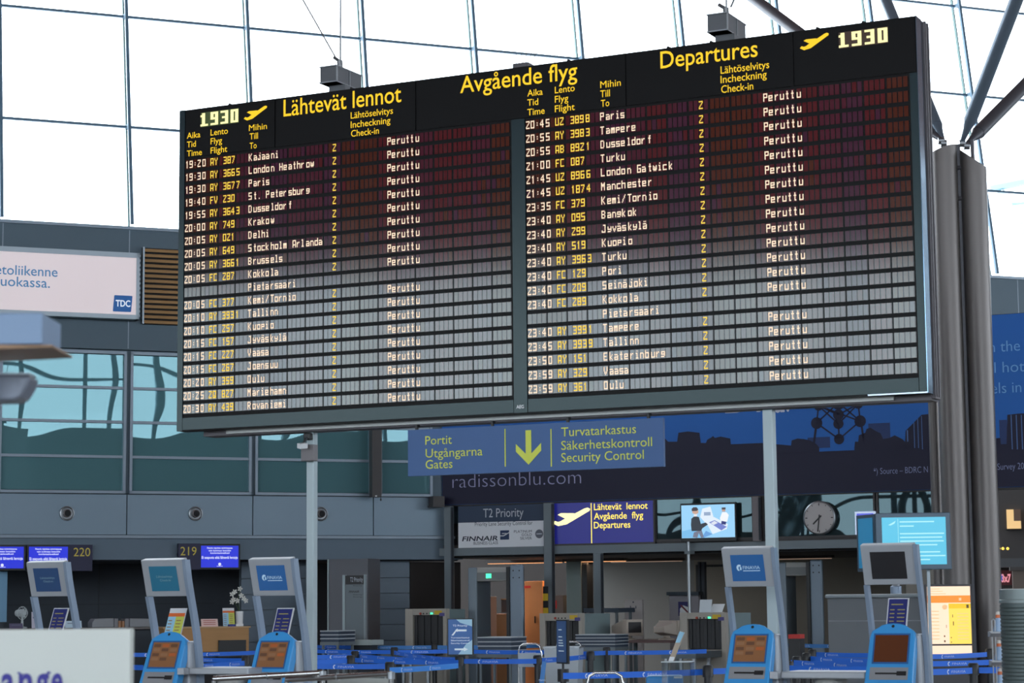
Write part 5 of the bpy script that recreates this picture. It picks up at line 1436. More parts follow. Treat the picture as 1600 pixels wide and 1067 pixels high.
barrier('barrier post in front of the glowing orange poster, short belt to the column', (1491, 1011), [(1491, 1011, 1550, 1012, BLT), (1491, 1010, 1452, 1009.5, BLT2)])
barrier('dark barrier post at the right edge of the glowing orange poster', (1517.5, 1009.5), [(1517, 1009.5, 1530, 1011, BLT)])
barrier('barrier post beside the round column with a belt passing below the poster', (1546, 1022), [(1542, 1022.5, 1452, 1026, BLT)])
barrier('nearest barrier post at the right, with wide belts to both sides', (1521, 1047), [(1519, 1047.5, 1452, 1050, BLT), (1523, 1047, 1562, 1047, BLT), (1552, 1034.5, 1452, 1037, BLT)])
barrier('barrier post between the teal-header kiosk and the next one, upper belt', (300, 1022), [(302, 1022.5, 400, 1019.5, BLT), (298, 1022, 200, 1023, BLT)])
barrier('barrier post at the right of the shelf counter in front of the third kiosk', (384, 1033), [(382, 1032, 300, 1030, BLT), (382, 1036, 300, 1041, BLT)])
barrier('barrier post hidden by the foreground sign with a belt ending at the teal-header kiosk', (196, 1042), [(198, 1042, 224, 1043, BLT)])
# loose belt end
p = ground(840, 1032.5, ZB)
MB().hexa([(-0.03, -0.05, -0.30), (0.025, -0.05, -0.30), (0.025, -0.047, -0.30), (-0.03, -0.047, -0.30), (0.0, -0.05, 0.0), (0.055, -0.05, 0.0), (0.055, -0.047, 0.0), (0.0, -0.047, 0.0)])
r = empty('loose_belt', (p.x, p.y, 0.975), 0, 'loose blue belt end hanging slanted beside its barrier post', 'belt')
MB().hexa([(0.0, -0.06, -0.33), (0.055, -0.06, -0.33), (0.055, -0.056, -0.33), (0.0, -0.056, -0.33), (0.05, -0.048, 0.02), (0.10, -0.048, 0.02), (0.10, -0.044, 0.02), (0.05, -0.044, 0.02)]).build('strap', BLT2, r)
MB().text('FINAVIA', 0.01, -0.2, 0.08, 0.02, -0.064).build('lettering', BMARK, r)

# sign frame on the barrier post
SGB = mat('stand_sign_blue', (58, 104, 168), 0.4, emit=0.12); SGL = mat('stand_sign_pale', (160, 200, 220), 0.4, emit=0.15); SGT = mat('stand_sign_text', (226, 238, 246), 0.5, emit=0.2)
f = Fr(pS.x, pS.y, YB * 0.5)
a, b, c, d = f.rect(699, 966, 739.5, 1024)
r = empty('stand_sign', (pS.x, pS.y, 1.066), f.yaw, 'small blue T2 Priority sign with white arrows in a black frame on a barrier post', 'sign')
c -= 1.066; d -= 1.066
MB().tube([(0, 0, 0), (0, 0, c)], 0.012, 8).build('stem', BLACK, r)
fr_ = MB().box(a, b, 0, 0.02, c, d).build('frame', BLACK, r)
w = b - a; h = d - c
MB().quad(a + 0.012, b - 0.012, c + 0.012, d - 0.012, -0.002).build('sheet', SGB, r)
MB().plate([(a + w * 0.42, c + 0.012), (b - 0.012, c + 0.012), (b - 0.012, c + h * 0.42), (a + w * 0.72, c + h * 0.3)], -0.004).plate([(a + w * 0.35, d - 0.012), (a + w * 0.5, d - h * 0.12), (b - 0.012, d - h * 0.22), (b - 0.012, d - 0.012)], -0.004).build('pale_print', SGL, r)
mb = MB()
mb.text('T2 Priority', a + w * 0.22, d - h * 0.22, w * 0.56, h * 0.05, -0.006, 0.01)
mb.quad(a + w * 0.38, a + w * 0.75, d - h * 0.35, d - h * 0.30, -0.006)
mb.plate([(a + w * 0.30, d - h * 0.325), (a + w * 0.40, d - h * 0.37), (a + w * 0.40, d - h * 0.27)], -0.006)
mb.plate([(a + w * 0.30, d - h * 0.34), (a + w * 0.36, d - h * 0.34), (a + w * 0.24, d - h * 0.46), (a + w * 0.16, d - h * 0.46)], -0.007)
for i, t in enumerate(('Turvatarkastus', 'Säkerhetskontroll', 'Security Control')): mb.text(t, a + w * 0.14, c + h * (0.46 - i * 0.075), w * 0.72, h * 0.04, -0.006, 0.01)
mb.quad(a + w * 0.28, a + w * 0.66, c + h * 0.14, c + h * 0.19, -0.006).plate([(a + w * 0.64, c + h * 0.11), (a + w * 0.80, c + h * 0.165), (a + w * 0.64, c + h * 0.22)], -0.006)
mb.build('print', SGT, r)
# second sign frame, seen nearly edge on
D2 = 21.0
p = at(880, 1050, D2)
r = empty('stand_sign', (p.x, p.y, 0), -math.radians(68), 'narrow blue sign frame seen almost edge on, on a black stand in the centre', 'sign')
zt_ = at(880, 968, D2).z; zb_ = at(880, 1037, D2).z; zn = at(880, 1045, D2).z
MB().tube([(0, 0, 0.02), (0, 0, zn - 0.10)], 0.03, 12).tube([(0, 0, zn - 0.12), (0, 0, zn - 0.0)], 0.055, 12).build('post', BLACK, r)
MB().tube([(0, 0, zn), (0, 0, zb_)], 0.012, 8).build('stem', BLACK, r)
MB().lathe([(0.18, 0), (0.18, 0.012), (0.05, 0.03)], n=20).build('base', BLACK, r)
MB().box(-0.13, 0.13, -0.012, 0.012, zb_, zt_).build('frame', BLACK, r)
MB().quad(-0.115, 0.115, zb_ + 0.015, zt_ - 0.012, -0.014).build('sheet', mat('edge_sign_blue', (70, 104, 156), 0.4), r)
mb = MB()
for k, v in enumerate((0.28, 0.4, 0.46, 0.52, 0.6, 0.76)): mb.quad(-0.07, 0.06 - 0.01 * k, zb_ + v * (zt_ - zb_), zb_ + (v + 0.02) * (zt_ - zb_), -0.016)
mb.build('print', SGT, r)

# ================================================================== check-in desks and their small things
WOOD = mat('desk_wood', (168, 124, 74), 0.5, noise=0.1, nscale=3, stretch=(1, 8, 8))
f = fr_px(300, 32.0, YW)
a, b, c, d = f.rect(309, 981, 389, 1018)
DESKZ = d
r = empty('check_in_desk', (f.o.x, f.o.y, 0), YW, 'light wooden check-in desk between the second and third kiosk', 'desk')
MB().box(a - 0.5, b, 0, 0.7, c, d).build('front_panel', WOOD, r, bevel=0.005)
MB().box(a - 0.52, b + 0.02, -0.02, 0.72, d, d + 0.02).build('desktop', mat('desk_top', (186, 150, 106), 0.5), r)
p_ = f.rect(341, 1000, 384, 1018, -0.01)
MB().box(a - 0.45, b - 0.05, 0.02, 0.68, 0, c).build('plinth', DARKER, r)
MB().box(p_[0], p_[1], -0.03, -0.001, c - 0.08, p_[3]).build('opening', BLACK, r)
DZ = d + 0.02
def on_desk(px0, px1, y0, y1, dy=0.2): 
    ff = f; a, b, c, d = ff.rect(px0, y0, px1, y1, dy); return a, b, d - DZ
def dk(name, label, cat, px, dy): 
    x = f.hit(px, 975, dy)[0]; p = f.w(x, dy, DZ + 0.001)
    return empty(name, p, YW, label, cat)
SHD = f.w(0, 0).y / F_PX
# orchid
r = dk('potted_orchid', 'white orchid in a white vase on the wooden desk', 'plant', 374, 0.3)
zt_ = f.hit(374, 955, 0.3)[1] - DZ; hz = f.hit(374, 920, 0.3)[1] - DZ
MB().lathe([(0.05, 0), (0.055, zt_ * 0.5), (0.06, zt_)], n=18).build('vase', WHITE, r, smooth=True)
mb = MB(); 
mb.tube([(0, 0, zt_), (-0.02, 0, hz * 0.75), (0.0, 0, hz)], 0.006, 6).tube([(0, 0, zt_), (-0.06, 0, hz * 0.6), (-0.11, 0, hz * 0.82)], 0.005, 6)
mb.build('stem', mat('stem_green', (60, 80, 50), 0.6), r)
PET = mat('petal_white', (220, 220, 214), 0.5)
for (x, z) in ((0.0, hz), (-0.12, hz * 0.86), (-0.08, hz * 0.92), (-0.10, hz * 0.72), (-0.04, hz * 0.68), (0.06, hz * 0.74), (0.02, hz * 0.82), (0.09, hz * 0.68), (-0.12, hz * 0.65)):
    mb = MB()
    for k in range(5):
        t = 2 * PI * k / 5 + x * 20; ca, sa = math.cos(t), math.sin(t)
        mb.add([(x, -0.015, z), (x + 0.03 * math.cos(t - 0.5), -0.03, z + 0.03 * math.sin(t - 0.5)), (x + 0.045 * ca, -0.022, z + 0.045 * sa), (x + 0.03 * math.cos(t + 0.5), -0.03, z + 0.03 * math.sin(t + 0.5))], [(0, 1, 2, 3)])
    mb.build('flower', PET, r)
# leaflet card and pink notice on the desk
def paper(label, px0, px1, y0, dy, kind, name='standing_card'):
    a, b, h = on_desk(px0, px1, y0, y0, dy)
    r = dk(name, label, 'card', (px0 + px1) / 2, dy); w = b - a
    if kind == 'print':
        leaf(r, -w / 2, w / 2, 0, 0, h, 0.05, 'print')
    else:
        MB().hexa([(-w / 2, 0, 0), (w / 2, 0, 0), (w / 2, 0.01, 0), (-w / 2, 0.01, 0), (-w / 2, 0.04, h), (w / 2, 0.04, h), (w / 2, 0.05, h), (-w / 2, 0.05, h)]).build('sheet', kind, r)
        mb = MB()
        for k in range(3): mb.add([(-w * 0.38, 0.04 * (0.25 + 0.25 * k) - 0.003, h * (0.25 + 0.25 * k)), (w * 0.36, 0.04 * (0.25 + 0.25 * k) - 0.003, h * (0.25 + 0.25 * k)), (w * 0.36, 0.04 * (0.33 + 0.25 * k) - 0.003, h * (0.33 + 0.25 * k)), (-w * 0.38, 0.04 * (0.33 + 0.25 * k) - 0.003, h * (0.33 + 0.25 * k))], [(0, 1, 2, 3)])
        mb.build('print', mat('print_red_brown_%d' % px0, (170, 90, 80), 0.6), r)
    return r
paper('orange and lime leaflet standing beside the orchid vase', 349, 367, 950, 0.2, 'print')
paper('pale pink notice card on the left of the wooden desk', 315, 341, 967, 0.15, mat('card_pink', (222, 190, 184), 0.6))
r = dk('paper_stack', 'small blue and white paper pile under the orange leaflet', 'papers', 362, 0.1)
MB().box(-0.05, 0.05, -0.03, 0.03, 0, 0.03).build('papers', mat('paper_blue', (50, 60, 140), 0.6), r); MB().box(0.06, 0.17, -0.03, 0.03, 0, 0.035).build('cards', WHITE, r)
# grey desk left with two printer hoods, fan and papers
f = fr_px(150, 33.0, YW)
a, b, c, d = f.rect(-60, 981, 300, 1012)
r = empty('check_in_desk', (f.o.x, f.o.y, 0), YW, 'long dark check-in desk behind the foreground sign and leftmost kiosk', 'desk')
MB().box(a, b, 0.1, 0.7, 0, d - 0.03).build('front_panel', DARK, r); MB().box(a, b, 0.0, 0.8, d - 0.03, d).build('desktop', mat('desk_grey_brown', (100, 94, 92), 0.5), r)
DZ = d
def hood(label, px0, px1, y0, flip):
    a, b, h = on_desk(px0, px1, y0, y0, 0.25)
    p = f.w((a + b) / 2, 0.25, DZ + 0.001); w = b - a
    r = empty('desk_printer', p, YW, label, 'printer', 'grey desk printers of the check-in desk')
    s = -1 if flip else 1
    pts = [(-w / 2, 0), (w / 2, 0), (w / 2, h), (-w * 0.38, h * 0.94), (-w / 2, h * 0.55)]
    if flip: pts = [(-x, z) for x, z in pts][::-1]
    MB().prism(pts, 0, 0.35).build('housing', mat('printer_grey_%d' % px0, (136, 138, 142), 0.5), r, bevel=0.008)
    e = w / 2 * s
    MB().box(e + 0.01 * s, e + 0.07 * s, 0.02, 0.3, 0, h * 0.95).build('side_tray', mat('printer_side_%d' % px0, (124, 124, 128), 0.5), r)
    MB().box(e + 0.08 * s, e + 0.11 * s, 0.02, 0.25, 0, h * 0.7).build('slot', KTILE[1], r)
hood('left one of the two grey desk printers behind the foreground sign', 144, 178, 966, False)
hood('right one of the two grey desk printers, left of the teal-header kiosk', 203, 238, 966, True)
# fan
a, b, h = on_desk(25, 45, 948, 948, 0.3)
p = f.w((a + b) / 2, 0.3, DZ + 0.001); R_ = (b - a) / 2
r = empty('desk_fan', p, YW + 0.5, 'small white desk fan at the far left of the check-in desk', 'fan')
FANM = mat('fan_white', (196, 204, 206), 0.5)
MB().lathe([(0.08, 0), (0.075, 0.02), (0.02, 0.03), (0.016, h - 2 * R_ + 0.05)], n=16).build('stand', FANM, r)
zc = h - R_
mb = MB()
for k in range(14):
    t = 2 * PI * k / 14; mb.tube([(0.02 * math.cos(t), -0.06, zc + 0.02 * math.sin(t)), (R_ * 0.6 * math.cos(t), -0.055, zc + R_ * 0.6 * math.sin(t)), (R_ * math.cos(t), 0.0, zc + R_ * math.sin(t))], 0.003, 4)
for rr in (1.0, 0.65): mb.tube([(R_ * rr * math.cos(2 * PI * k / 24), -0.0 if rr == 1 else -0.05, zc + R_ * rr * math.sin(2 * PI * k / 24)) for k in range(25)], 0.005, 5)
mb.build('guard', FANM, r)
for k in range(3):
    t = 2 * PI * k / 3 + 0.3
    MB().add([(0, -0.03, zc), (R_ * 0.75 * math.cos(t), -0.02, zc + R_ * 0.75 * math.sin(t)), (R_ * 0.8 * math.cos(t + 0.7), -0.04, zc + R_ * 0.8 * math.sin(t + 0.7)), (R_ * 0.3 * math.cos(t + 1.1), -0.035, zc + R_ * 0.3 * math.sin(t + 1.1))], [(0, 1, 2, 3)]).build('blade', FANM, r)
MB().lathe([(0.04, -0.05), (0.06, 0.0), (0.05, 0.12), (0.02, 0.13)], n=16, axis='y', cz=zc).build('motor', FANM, r, smooth=True)
def desk_card(label, px0, px1, y0, dy, m, cat='card', name='standing_card'):
    a, b, h = on_desk(px0, px1, y0, y0, dy); w = b - a
    p = f.w((a + b) / 2, dy, DZ + 0.001)
    r = empty(name, p, YW, label, cat)
    MB().hexa([(-w / 2, 0, 0), (w / 2, 0, 0), (w / 2, 0.01, 0), (-w / 2, 0.01, 0), (-w / 2, 0.04, h), (w / 2, 0.04, h), (w / 2, 0.05, h), (-w / 2, 0.05, h)]).build('sheet', m, r)
    MB().add([(-w * 0.35, 0.02, h * 0.6), (w * 0.35, 0.02, h * 0.6), (w * 0.35, 0.024, h * 0.7), (-w * 0.35, 0.024, h * 0.7)], [(0, 1, 2, 3)]).build('print', mat('card_print_%d' % px0, (110, 120, 140), 0.6), r)
desk_card('white paper leaning left of the leftmost kiosk arm', 50, 62, 956, 0.2, mat('paper_lilac', (186, 184, 200), 0.6))
desk_card('pale blue card behind the right arm of the leftmost kiosk', 102, 128, 970, 0.2, mat('paper_pale_blue', (190, 212, 226), 0.6))
desk_card('small patterned box at the left end of the check-in desk', 15, 36, 974, 0.1, mat('box_lilac_grey', (90, 84, 110), 0.6), 'box', 'small_box')
# pale blue board at far left edge
x0, x1, z0, z1 = WA.rect(-60, 893, 11, 972, 0.2)
r = fthing('blue_board', WA, 'pale blue panel at the left edge under the leftmost screen', 'panel')
MB().box(x0, x1, 0.2, 0.26, z0, z1).build('panel', mat('panel_pale_blue', (104, 146, 176), 0.5, emit=0.05), r)
MB().box(x0 + 0.1, x1 - 0.05, 0.21, 0.26, 0, z0).build('stand', DARK, r)

# priority pylon, grey closet and bench right of the post
f = fr_px(550, 35.5, YB)
a, b, c, d = f.rect(509, 873, 570, 1010)
r = empty('grey_closet', (f.o.x, f.o.y, 0), YB, 'tall plain grey closet behind the glass T2 Priority pylon', 'closet')
MB().box(a, b, 0.1, 0.5, 0, d).build('body', mat('closet_grey', (106, 108, 114), 0.5, metal=0.2), r, bevel=0.005); MB().box(a - 0.025, a - 0.002, 0.09, 0.5, 0, d).build('edge_profile', POSTM, r)
f = fr_px(550, 34.3, YB)
a, b, c, d = f.rect(535.5, 899, 569, 1010)
r = empty('priority_pylon', (f.o.x, f.o.y, 0), YB, 'glass pylon headed T2 Priority standing before the grey closet', 'sign')
PYG = mat('pylon_glass_grey', (120, 130, 136), 0.12, spec=0.7); PYB = mat('pylon_black', (30, 30, 32), 0.3)
c1 = f.hit(550, 913)[1]
MB().box(a + 0.05, b, 0, 0.03, 0.02, c1).build('glass_panel', PYG, r); MB().box(a + 0.05, b, 0, 0.03, c1, d).build('head_panel', PYB, r)
MB().box(a, a + 0.045, -0.01, 0.05, 0, d + 0.01).box(b, b + 0.015, -0.01, 0.05, 0, d + 0.01).build('edge_profile', POSTM, r)
MB().box(a - 0.05, b + 0.05, -0.15, 0.2, 0, 0.02).build('base_plate', STEEL, r)
mb = MB(); ptext(mb, f, 'T2 Priority', 547, 909, 567, 7, -0.003); mb.build('title', SWT, r)
mb = MB(); ptext(mb, f, 'FINNAIR', 545, 926, 561, 3.2, -0.003, 0.02, 0.25)
for y in (916, 930, 933.5): ptext(mb, f, 'Priority', 552, y, 566, 2, -0.003)
mb.build('small_lettering', PYB, r)
# light counter with tray and dark counter behind the belts
f = fr_px(590, 33.4, YB)
a, b, c, d = f.rect(541, 1000, 579, 1008)
r = empty('light_counter', (f.o.x, f.o.y, 0), YB, 'pale metal counter end below the glass pylon', 'counter')
MB().box(a, b, 0, 0.4, c, d).build('top', mat('counter_pale', (176, 188, 188), 0.5), r); MB().box(a + 0.05, b - 0.05, 0.1, 0.3, 0, c).build('support', DARK, r)
f = fr_px(540, 32.6, YB); a, b, c, d = f.rect(500, 984.5, 529, 1003)
def trays(label, D, px0, px1, y0, y1, n, base):
    f = fr_px((px0 + px1) / 2, D, YB); a, b, c, d = f.rect(px0, y0, px1, y1)
    r0 = empty('tray_trolley', (f.o.x, f.o.y, 0), YB, base, 'trolley', 'trolleys under the tray stacks')
    MB().box(a, b, 0, 0.5, c - 0.05, c - 0.001).build('shelf', STG, r0)
    for xx in (a + 0.02, b - 0.05):
        for yy in (0.02, 0.45): MB().box(xx, xx + 0.03, yy, yy + 0.03, 0, c - 0.05).builds('leg', STG, r0)
    h = (d - c) / n
    TR = [mat('tray_slate', (52, 66, 84), 0.5), mat('tray_rim', (176, 182, 188), 0.5)] if 'tray_slate' not in MATS else [MATS['tray_slate'], MATS['tray_rim']]
    for k in range(n):
        z = c + k * h
        r = empty('security_tray', (f.o.x, f.o.y, z), YB, label % ['bottom', 'second', 'third', 'fourth', 'fifth'][k] if k < n - 1 else label % 'top', 'tray', 'stacked security trays')
        MB().box(a + 0.006, b - 0.006, 0.006, 0.494, 0.0, h * 0.72).build('bowl', TR[0], r)
        MB().box(a, b, 0, 0.5, h * 0.72, h - 0.001).build('rim', TR[1], r)
trays('%s tray of the stack right of the left square post', 33.0, 500, 529, 985, 1003, 3, 'trolley under the tray stack right of the left square post')
trays('%s tray of the stack left of the x-ray scanner with the blue departures sign above', 31.0, 746, 799, 995, 1022, 4, 'trolley under the tray stack behind the small priority sign')
trays('%s tray of the stack at the right foot of the middle x-ray scanner', 31.6, 899, 961, 991, 1011, 4, 'trolley under the tray stack beside the middle x-ray scanner')
# ================================================================== right side: info screens, poster, racks
f = fr_px(1370, 17.5, -0.12)
a, b, c, d = f.rect(1378.5, 808, 1478.5, 882)
o = f.rect(1369, 801, 1486, 890)
r = empty('info_screen', (f.o.x, f.o.y, 0), f.yaw, 'large cyan information screen with a narrow side screen, behind the rightmost kiosk', 'display screen')
SLATE = mat('screen_housing_slate', (70, 88, 104), 0.4, metal=0.2)
MB().box(o[0], o[1], 0.005, 0.09, o[2], o[3]).build('housing', SLATE, r, bevel=0.005)
sc = MB().quad(a, b, c, d, 0.0).build('screen', mat('screen_cyan', (78, 192, 226), 0.3, emit=0.95), r)
w = b - a; h = d - c
STX = mat('screen_cyan_text', (170, 236, 246), 0.4, emit=0.9)
mb = MB()
def bars(l):
    for u0, u1, v in l: mb.quad(a + w * u0, a + w * u1, c + h * v, c + h * (v + 0.028), -0.002)
bars([(0.28, 0.82, 0.89), (0.28, 0.50, 0.80), (0.28, 0.97, 0.64), (0.28, 0.94, 0.56), (0.28, 0.96, 0.48), (0.28, 0.86, 0.40), (0.28, 0.90, 0.25), (0.28, 0.98, 0.17), (0.28, 0.74, 0.09)])
mb.build('text_lines', STX, sc)
MB().quad(a + w * 0.25, a + w * 0.257, c + h * 0.05, d - h * 0.03, -0.002).plate([(a + w * 0.1, c + h * 0.84), (a + w * 0.22, c + h * 0.93), (a + w * 0.2, c + h * 0.87), (a + w * 0.14, c + h * 0.83)], -0.002).build('divider_and_logo', STX, sc)
xp = f.hit(1449.5, 900, 0.2)[0]
MB().box(xp - 0.012, xp + 0.012, 0.09, 0.13, 0, o[3] - 0.1).build('post', mat('screen_post_pale', (150, 160, 166), 0.4, metal=0.4), r)
MB().box(xp - 0.25, xp + 0.25, -0.05, 0.35, 0, 0.015).build('foot', SLATE, r)
# the side screen of the same display, turned away
q0 = f.hit(1339, 850, 0.36)[0]; q1 = o[0] - 0.005
zb0, zt0 = f.hit(1350, 885, 0.2)[1], f.hit(1350, 812, 0.2)[1]
dxy = Vector((q1 - q0, 0.06 - 0.36)); nn = Vector((dxy.y, -dxy.x)).normalized()
def S(u, v, off_): return (q0 + dxy.x * u + nn.x * off_, 0.36 + dxy.y * u + nn.y * off_, zb0 - 0.04 + (zt0 - zb0 + 0.08) * v)
MB().hexa([S(0, 0, 0), S(1, 0, 0), S(1, 0, -0.06), S(0, 0, -0.06), S(0, 1, 0), S(1, 1, 0), S(1, 1, -0.06), S(0, 1, -0.06)]).build('side_housing', SLATE, r)
MB().add([S(0.1, 0.06, 0.003), S(0.9, 0.06, 0.003), S(0.9, 0.94, 0.003), S(0.1, 0.94, 0.003)], [(0, 1, 2, 3)]).build('side_screen', mat('screen_teal', (40, 116, 156), 0.3, emit=0.5), r)
# lit white-violet sign behind, on the glass strip
x = BA.rect(1336, 799, 1367, 835, -0.1)
r = fthing('lit_wall_sign', BA, 'small white and violet lit sign on the glass strip behind the teal screen', 'sign')
MB().box(x[0], x[1], -0.1, -0.03, x[2], x[3]).build('lightbox', mat('lit_sign_pale', (196, 210, 236), 0.4, emit=0.6), r)
MB().box(x[0] + 0.03, x[1] - 0.02, -0.106, -0.1, x[3] - 0.14, x[3] - 0.03).build('violet_band', mat('lit_sign_violet', (96, 104, 216), 0.4, emit=0.7), r)

# glowing poster
f = fr_px(1480, 26.5, -0.08)
a, b, c, d = f.rect(1449.5, 916, 1517, 1006)
r = empty('poster_lightbox', (f.o.x, f.o.y, 0), f.yaw, 'glowing orange and yellow poster stand right of the rightmost kiosk', 'poster')
w = b - a; h = d - c
MB().box(a - 0.02, b + 0.02, 0.003, 0.12, 0.30, d + 0.025).build('frame', mat('poster_frame', (58, 56, 58), 0.4, metal=0.3), r)
PW = mat('poster_cream', (255, 222, 192), 0.4, emit=1.12)
pp = MB().quad(a, b, c, d, 0.0).build('poster', PW, r)
MB().quad(a, b, d - h * 0.285, d - h * 0.16, -0.002).build('orange_band', mat('poster_orange', (250, 150, 40), 0.4, emit=0.95), pp)
MB().quad(a + w * 0.49, b, c, d - h * 0.30, -0.002).build('yellow_half', mat('poster_yellow', (255, 216, 88), 0.4, emit=1.12), pp)
MB().quad(a + w * 0.49, b, d - h * 0.385, d - h * 0.30, -0.004).build('yellow_heading', mat('poster_strong_yellow', (250, 206, 20), 0.4, emit=0.95), pp)
PG = mat('poster_dark_print', (120, 96, 60), 0.5, emit=0.2); PL = mat('poster_pale_print', (240, 190, 140), 0.5, emit=0.7)
mb = MB()
for u, v, uw, vh in ((0.36, 0.12, 0.03, 0.03), (0.36, 0.03, 0.035, 0.035), (0.52, 0.10, 0.02, 0.02), (0.52, 0.02, 0.02, 0.02), (0.42, 0.28, 0.012, 0.05), (0.58, 0.32, 0.02, 0.07), (0.57, 0.46, 0.015, 0.05), (0.90, 0.62, 0.055, 0.06)): mb.quad(a + w * u, a + w * (u + uw), c + h * v, c + h * (v + vh), -0.006)
mb.builds('small_picture', PG, pp)
mb = MB()
for v in (0.95, 0.91, 0.865): mb.quad(a + w * 0.04, a + w * (0.30 + (0.95 - v) * 1.6), c + h * v, c + h * (v + 0.012), -0.006)
for k in range(9): mb.quad(a + w * 0.04, a + w * 0.26, c + h * (0.08 + k * 0.06), c + h * (0.095 + k * 0.06), -0.006); mb.quad(a + w * 0.68, a + w * 0.94, c + h * (0.08 + k * 0.055), c + h * (0.092 + k * 0.055), -0.006)
mb.quad(a + w * 0.73, a + w * 0.79, d - h * 0.25, d - h * 0.2, -0.006).lathe([(w * 0.06, -0.004), (w * 0.06, -0.006)], n=14, axis='y', cx=a + w * 0.40, cz=d - h * 0.36)
mb.build('print', PL, pp)
MB().box(a - 0.0, b, 0.0, 0.006, c - 0.12, c - 0.02).build('cream_foot_strip', PW, r)
MB().box(a - 0.02, b + 0.02, 0.02, 0.1, 0.0, 0.30).build('base', STEEL, r)

# perforated grey barrier panel behind belts, right
f = fr_px(1480, 27.5, YB)
a, b, c, d = f.rect(1452, 1024, 1500, 1067)
r = empty('perforated_panel', (f.o.x, f.o.y, 0), YB, 'perforated grey metal panel behind the belts below the glowing poster', 'panel')
MB().box(a, b, 0.0, 0.02, 0.02, d).build('sheet', mat('perforated_grey', (140, 142, 146), 0.5, metal=0.3), r)
mb = MB()
for i in range(14):
    for j in range(18): mb.disc(a + 0.03 + i * (b - a - 0.06) / 13, 0.1 + j * (d - 0.15) / 17, 0.007, -0.002, 6)
mb.build('hole_pattern', DARK, r)
MB().box(a, b, -0.1, 0.1, 0, 0.02).build('foot', STG, r)

# wire rack with bottles
f = fr_px(1555, 15.0, -0.1)
def rz(y): return f.hit(1555, y)[1]
a = f.hit(1547, 1000)[0]; b = f.hit(1572, 1000)[0]
r = empty('wire_rack', (f.o.x, f.o.y, 0), f.yaw, 'white wire rack with three sloping shelves at the right edge', 'rack')
WIR = mat('rack_white', (170, 172, 176), 0.4, metal=0.3)
zs_ = [rz(987), rz(1032), rz(1076)]
px_ = f.hit(1550.5, 1000)[0]; p2_ = f.hit(1555.5, 1000)[0]
mb = MB(); zt_ = rz(967)
mb.tube([(px_, 0, 0), (px_, 0, zt_ - 0.012), ((px_ + p2_) / 2, 0, zt_), (p2_, 0, zt_ - 0.012), (p2_, 0, 0)], 0.004, 8).build('upright', WIR, r)
mb = MB().tube([(px_ - 0.05, -0.08, 0.01), (p2_ + 0.15, -0.08, 0.01), (p2_ + 0.15, 0.15, 0.01), (px_ - 0.05, 0.15, 0.01), (px_ - 0.05, -0.08, 0.01)], 0.008, 6).build('foot', WIR, r)
for z in zs_:
    MB().prism_x([(-0.05, z), (-0.05, z - 0.01), (0.0, z - 0.035), (0.12, z - 0.035), (0.12, z)], a, b + 0.1).build('shelf', WIR, r)
BOT = mat('bottle_pale_blue', (150, 176, 206), 0.25); BCAP = mat('bottle_cream_cap', (214, 208, 200), 0.5); BLAB = mat('bottle_orange', (214, 110, 60), 0.5)
for z, lab in zip(zs_, ('bottle with orange band on the top shelf of the wire rack', 'bottle with orange band on the middle shelf of the wire rack', 'bottle with orange band on the bottom shelf of the wire rack')):
    x = f.hit(1561.5, 1000)[0]
    o = f.w(x, 0.04, z + 0.001)
    rb = empty('pump_bottle', o, f.yaw, lab, 'bottle', 'bottles in the wire rack')
    H_ = 0.136
    MB().lathe([(0.034, 0), (0.035, 0.01), (0.026, H_ * 0.35), (0.016, H_ * 0.68)], n=18).build('body', BOT, rb, smooth=True)
    MB().lathe([(0.0165, H_ * 0.68), (0.0145, H_ * 0.84)], n=18).build('band', BLAB, rb, smooth=True)
    MB().lathe([(0.0145, H_ * 0.84), (0.0125, H_ * 0.98), (0.007, H_)], n=16).build('cap', BCAP, rb, smooth=True)
# ribbed grey round bin
f = fr_px(1600, 13.5, 0)
zt_ = f.hit(1590, 921)[1]; zr = f.hit(1590, 940)[1]
p = at(1613, 990, 13.5)
R_ = (1613 - 1565) * 13.5 / F_PX
r = empty('ribbed_drum', (p.x, p.y, 0), 0, 'grey drum with fine horizontal ribs cut by the right edge', 'drum')
prof = [(R_ * 0.97, 0.0)]
n = 70
for k in range(n):
    z0 = 0.02 + (zr - 0.03) * k / n; z1 = 0.02 + (zr - 0.03) * (k + 0.6) / n
    prof += [(R_, z0), (R_, z1), (R_ * 0.965, z1 + 0.001)]
prof += [(R_ * 0.965, zr - 0.01)]
MB().lathe(prof, n=48).build('ribbed_body', mat('drum_grey', (94, 106, 106), 0.45, metal=0.25), r)
MB().lathe([(R_ * 1.02, zr - 0.008), (R_ * 1.02, zr + 0.01), (R_, zr + 0.014), (R_, zt_), (R_ * 0.9, zt_ + 0.004)], n=48).build('lid', mat('drum_lid_grey', (136, 148, 148), 0.4, metal=0.25), r, smooth=True)

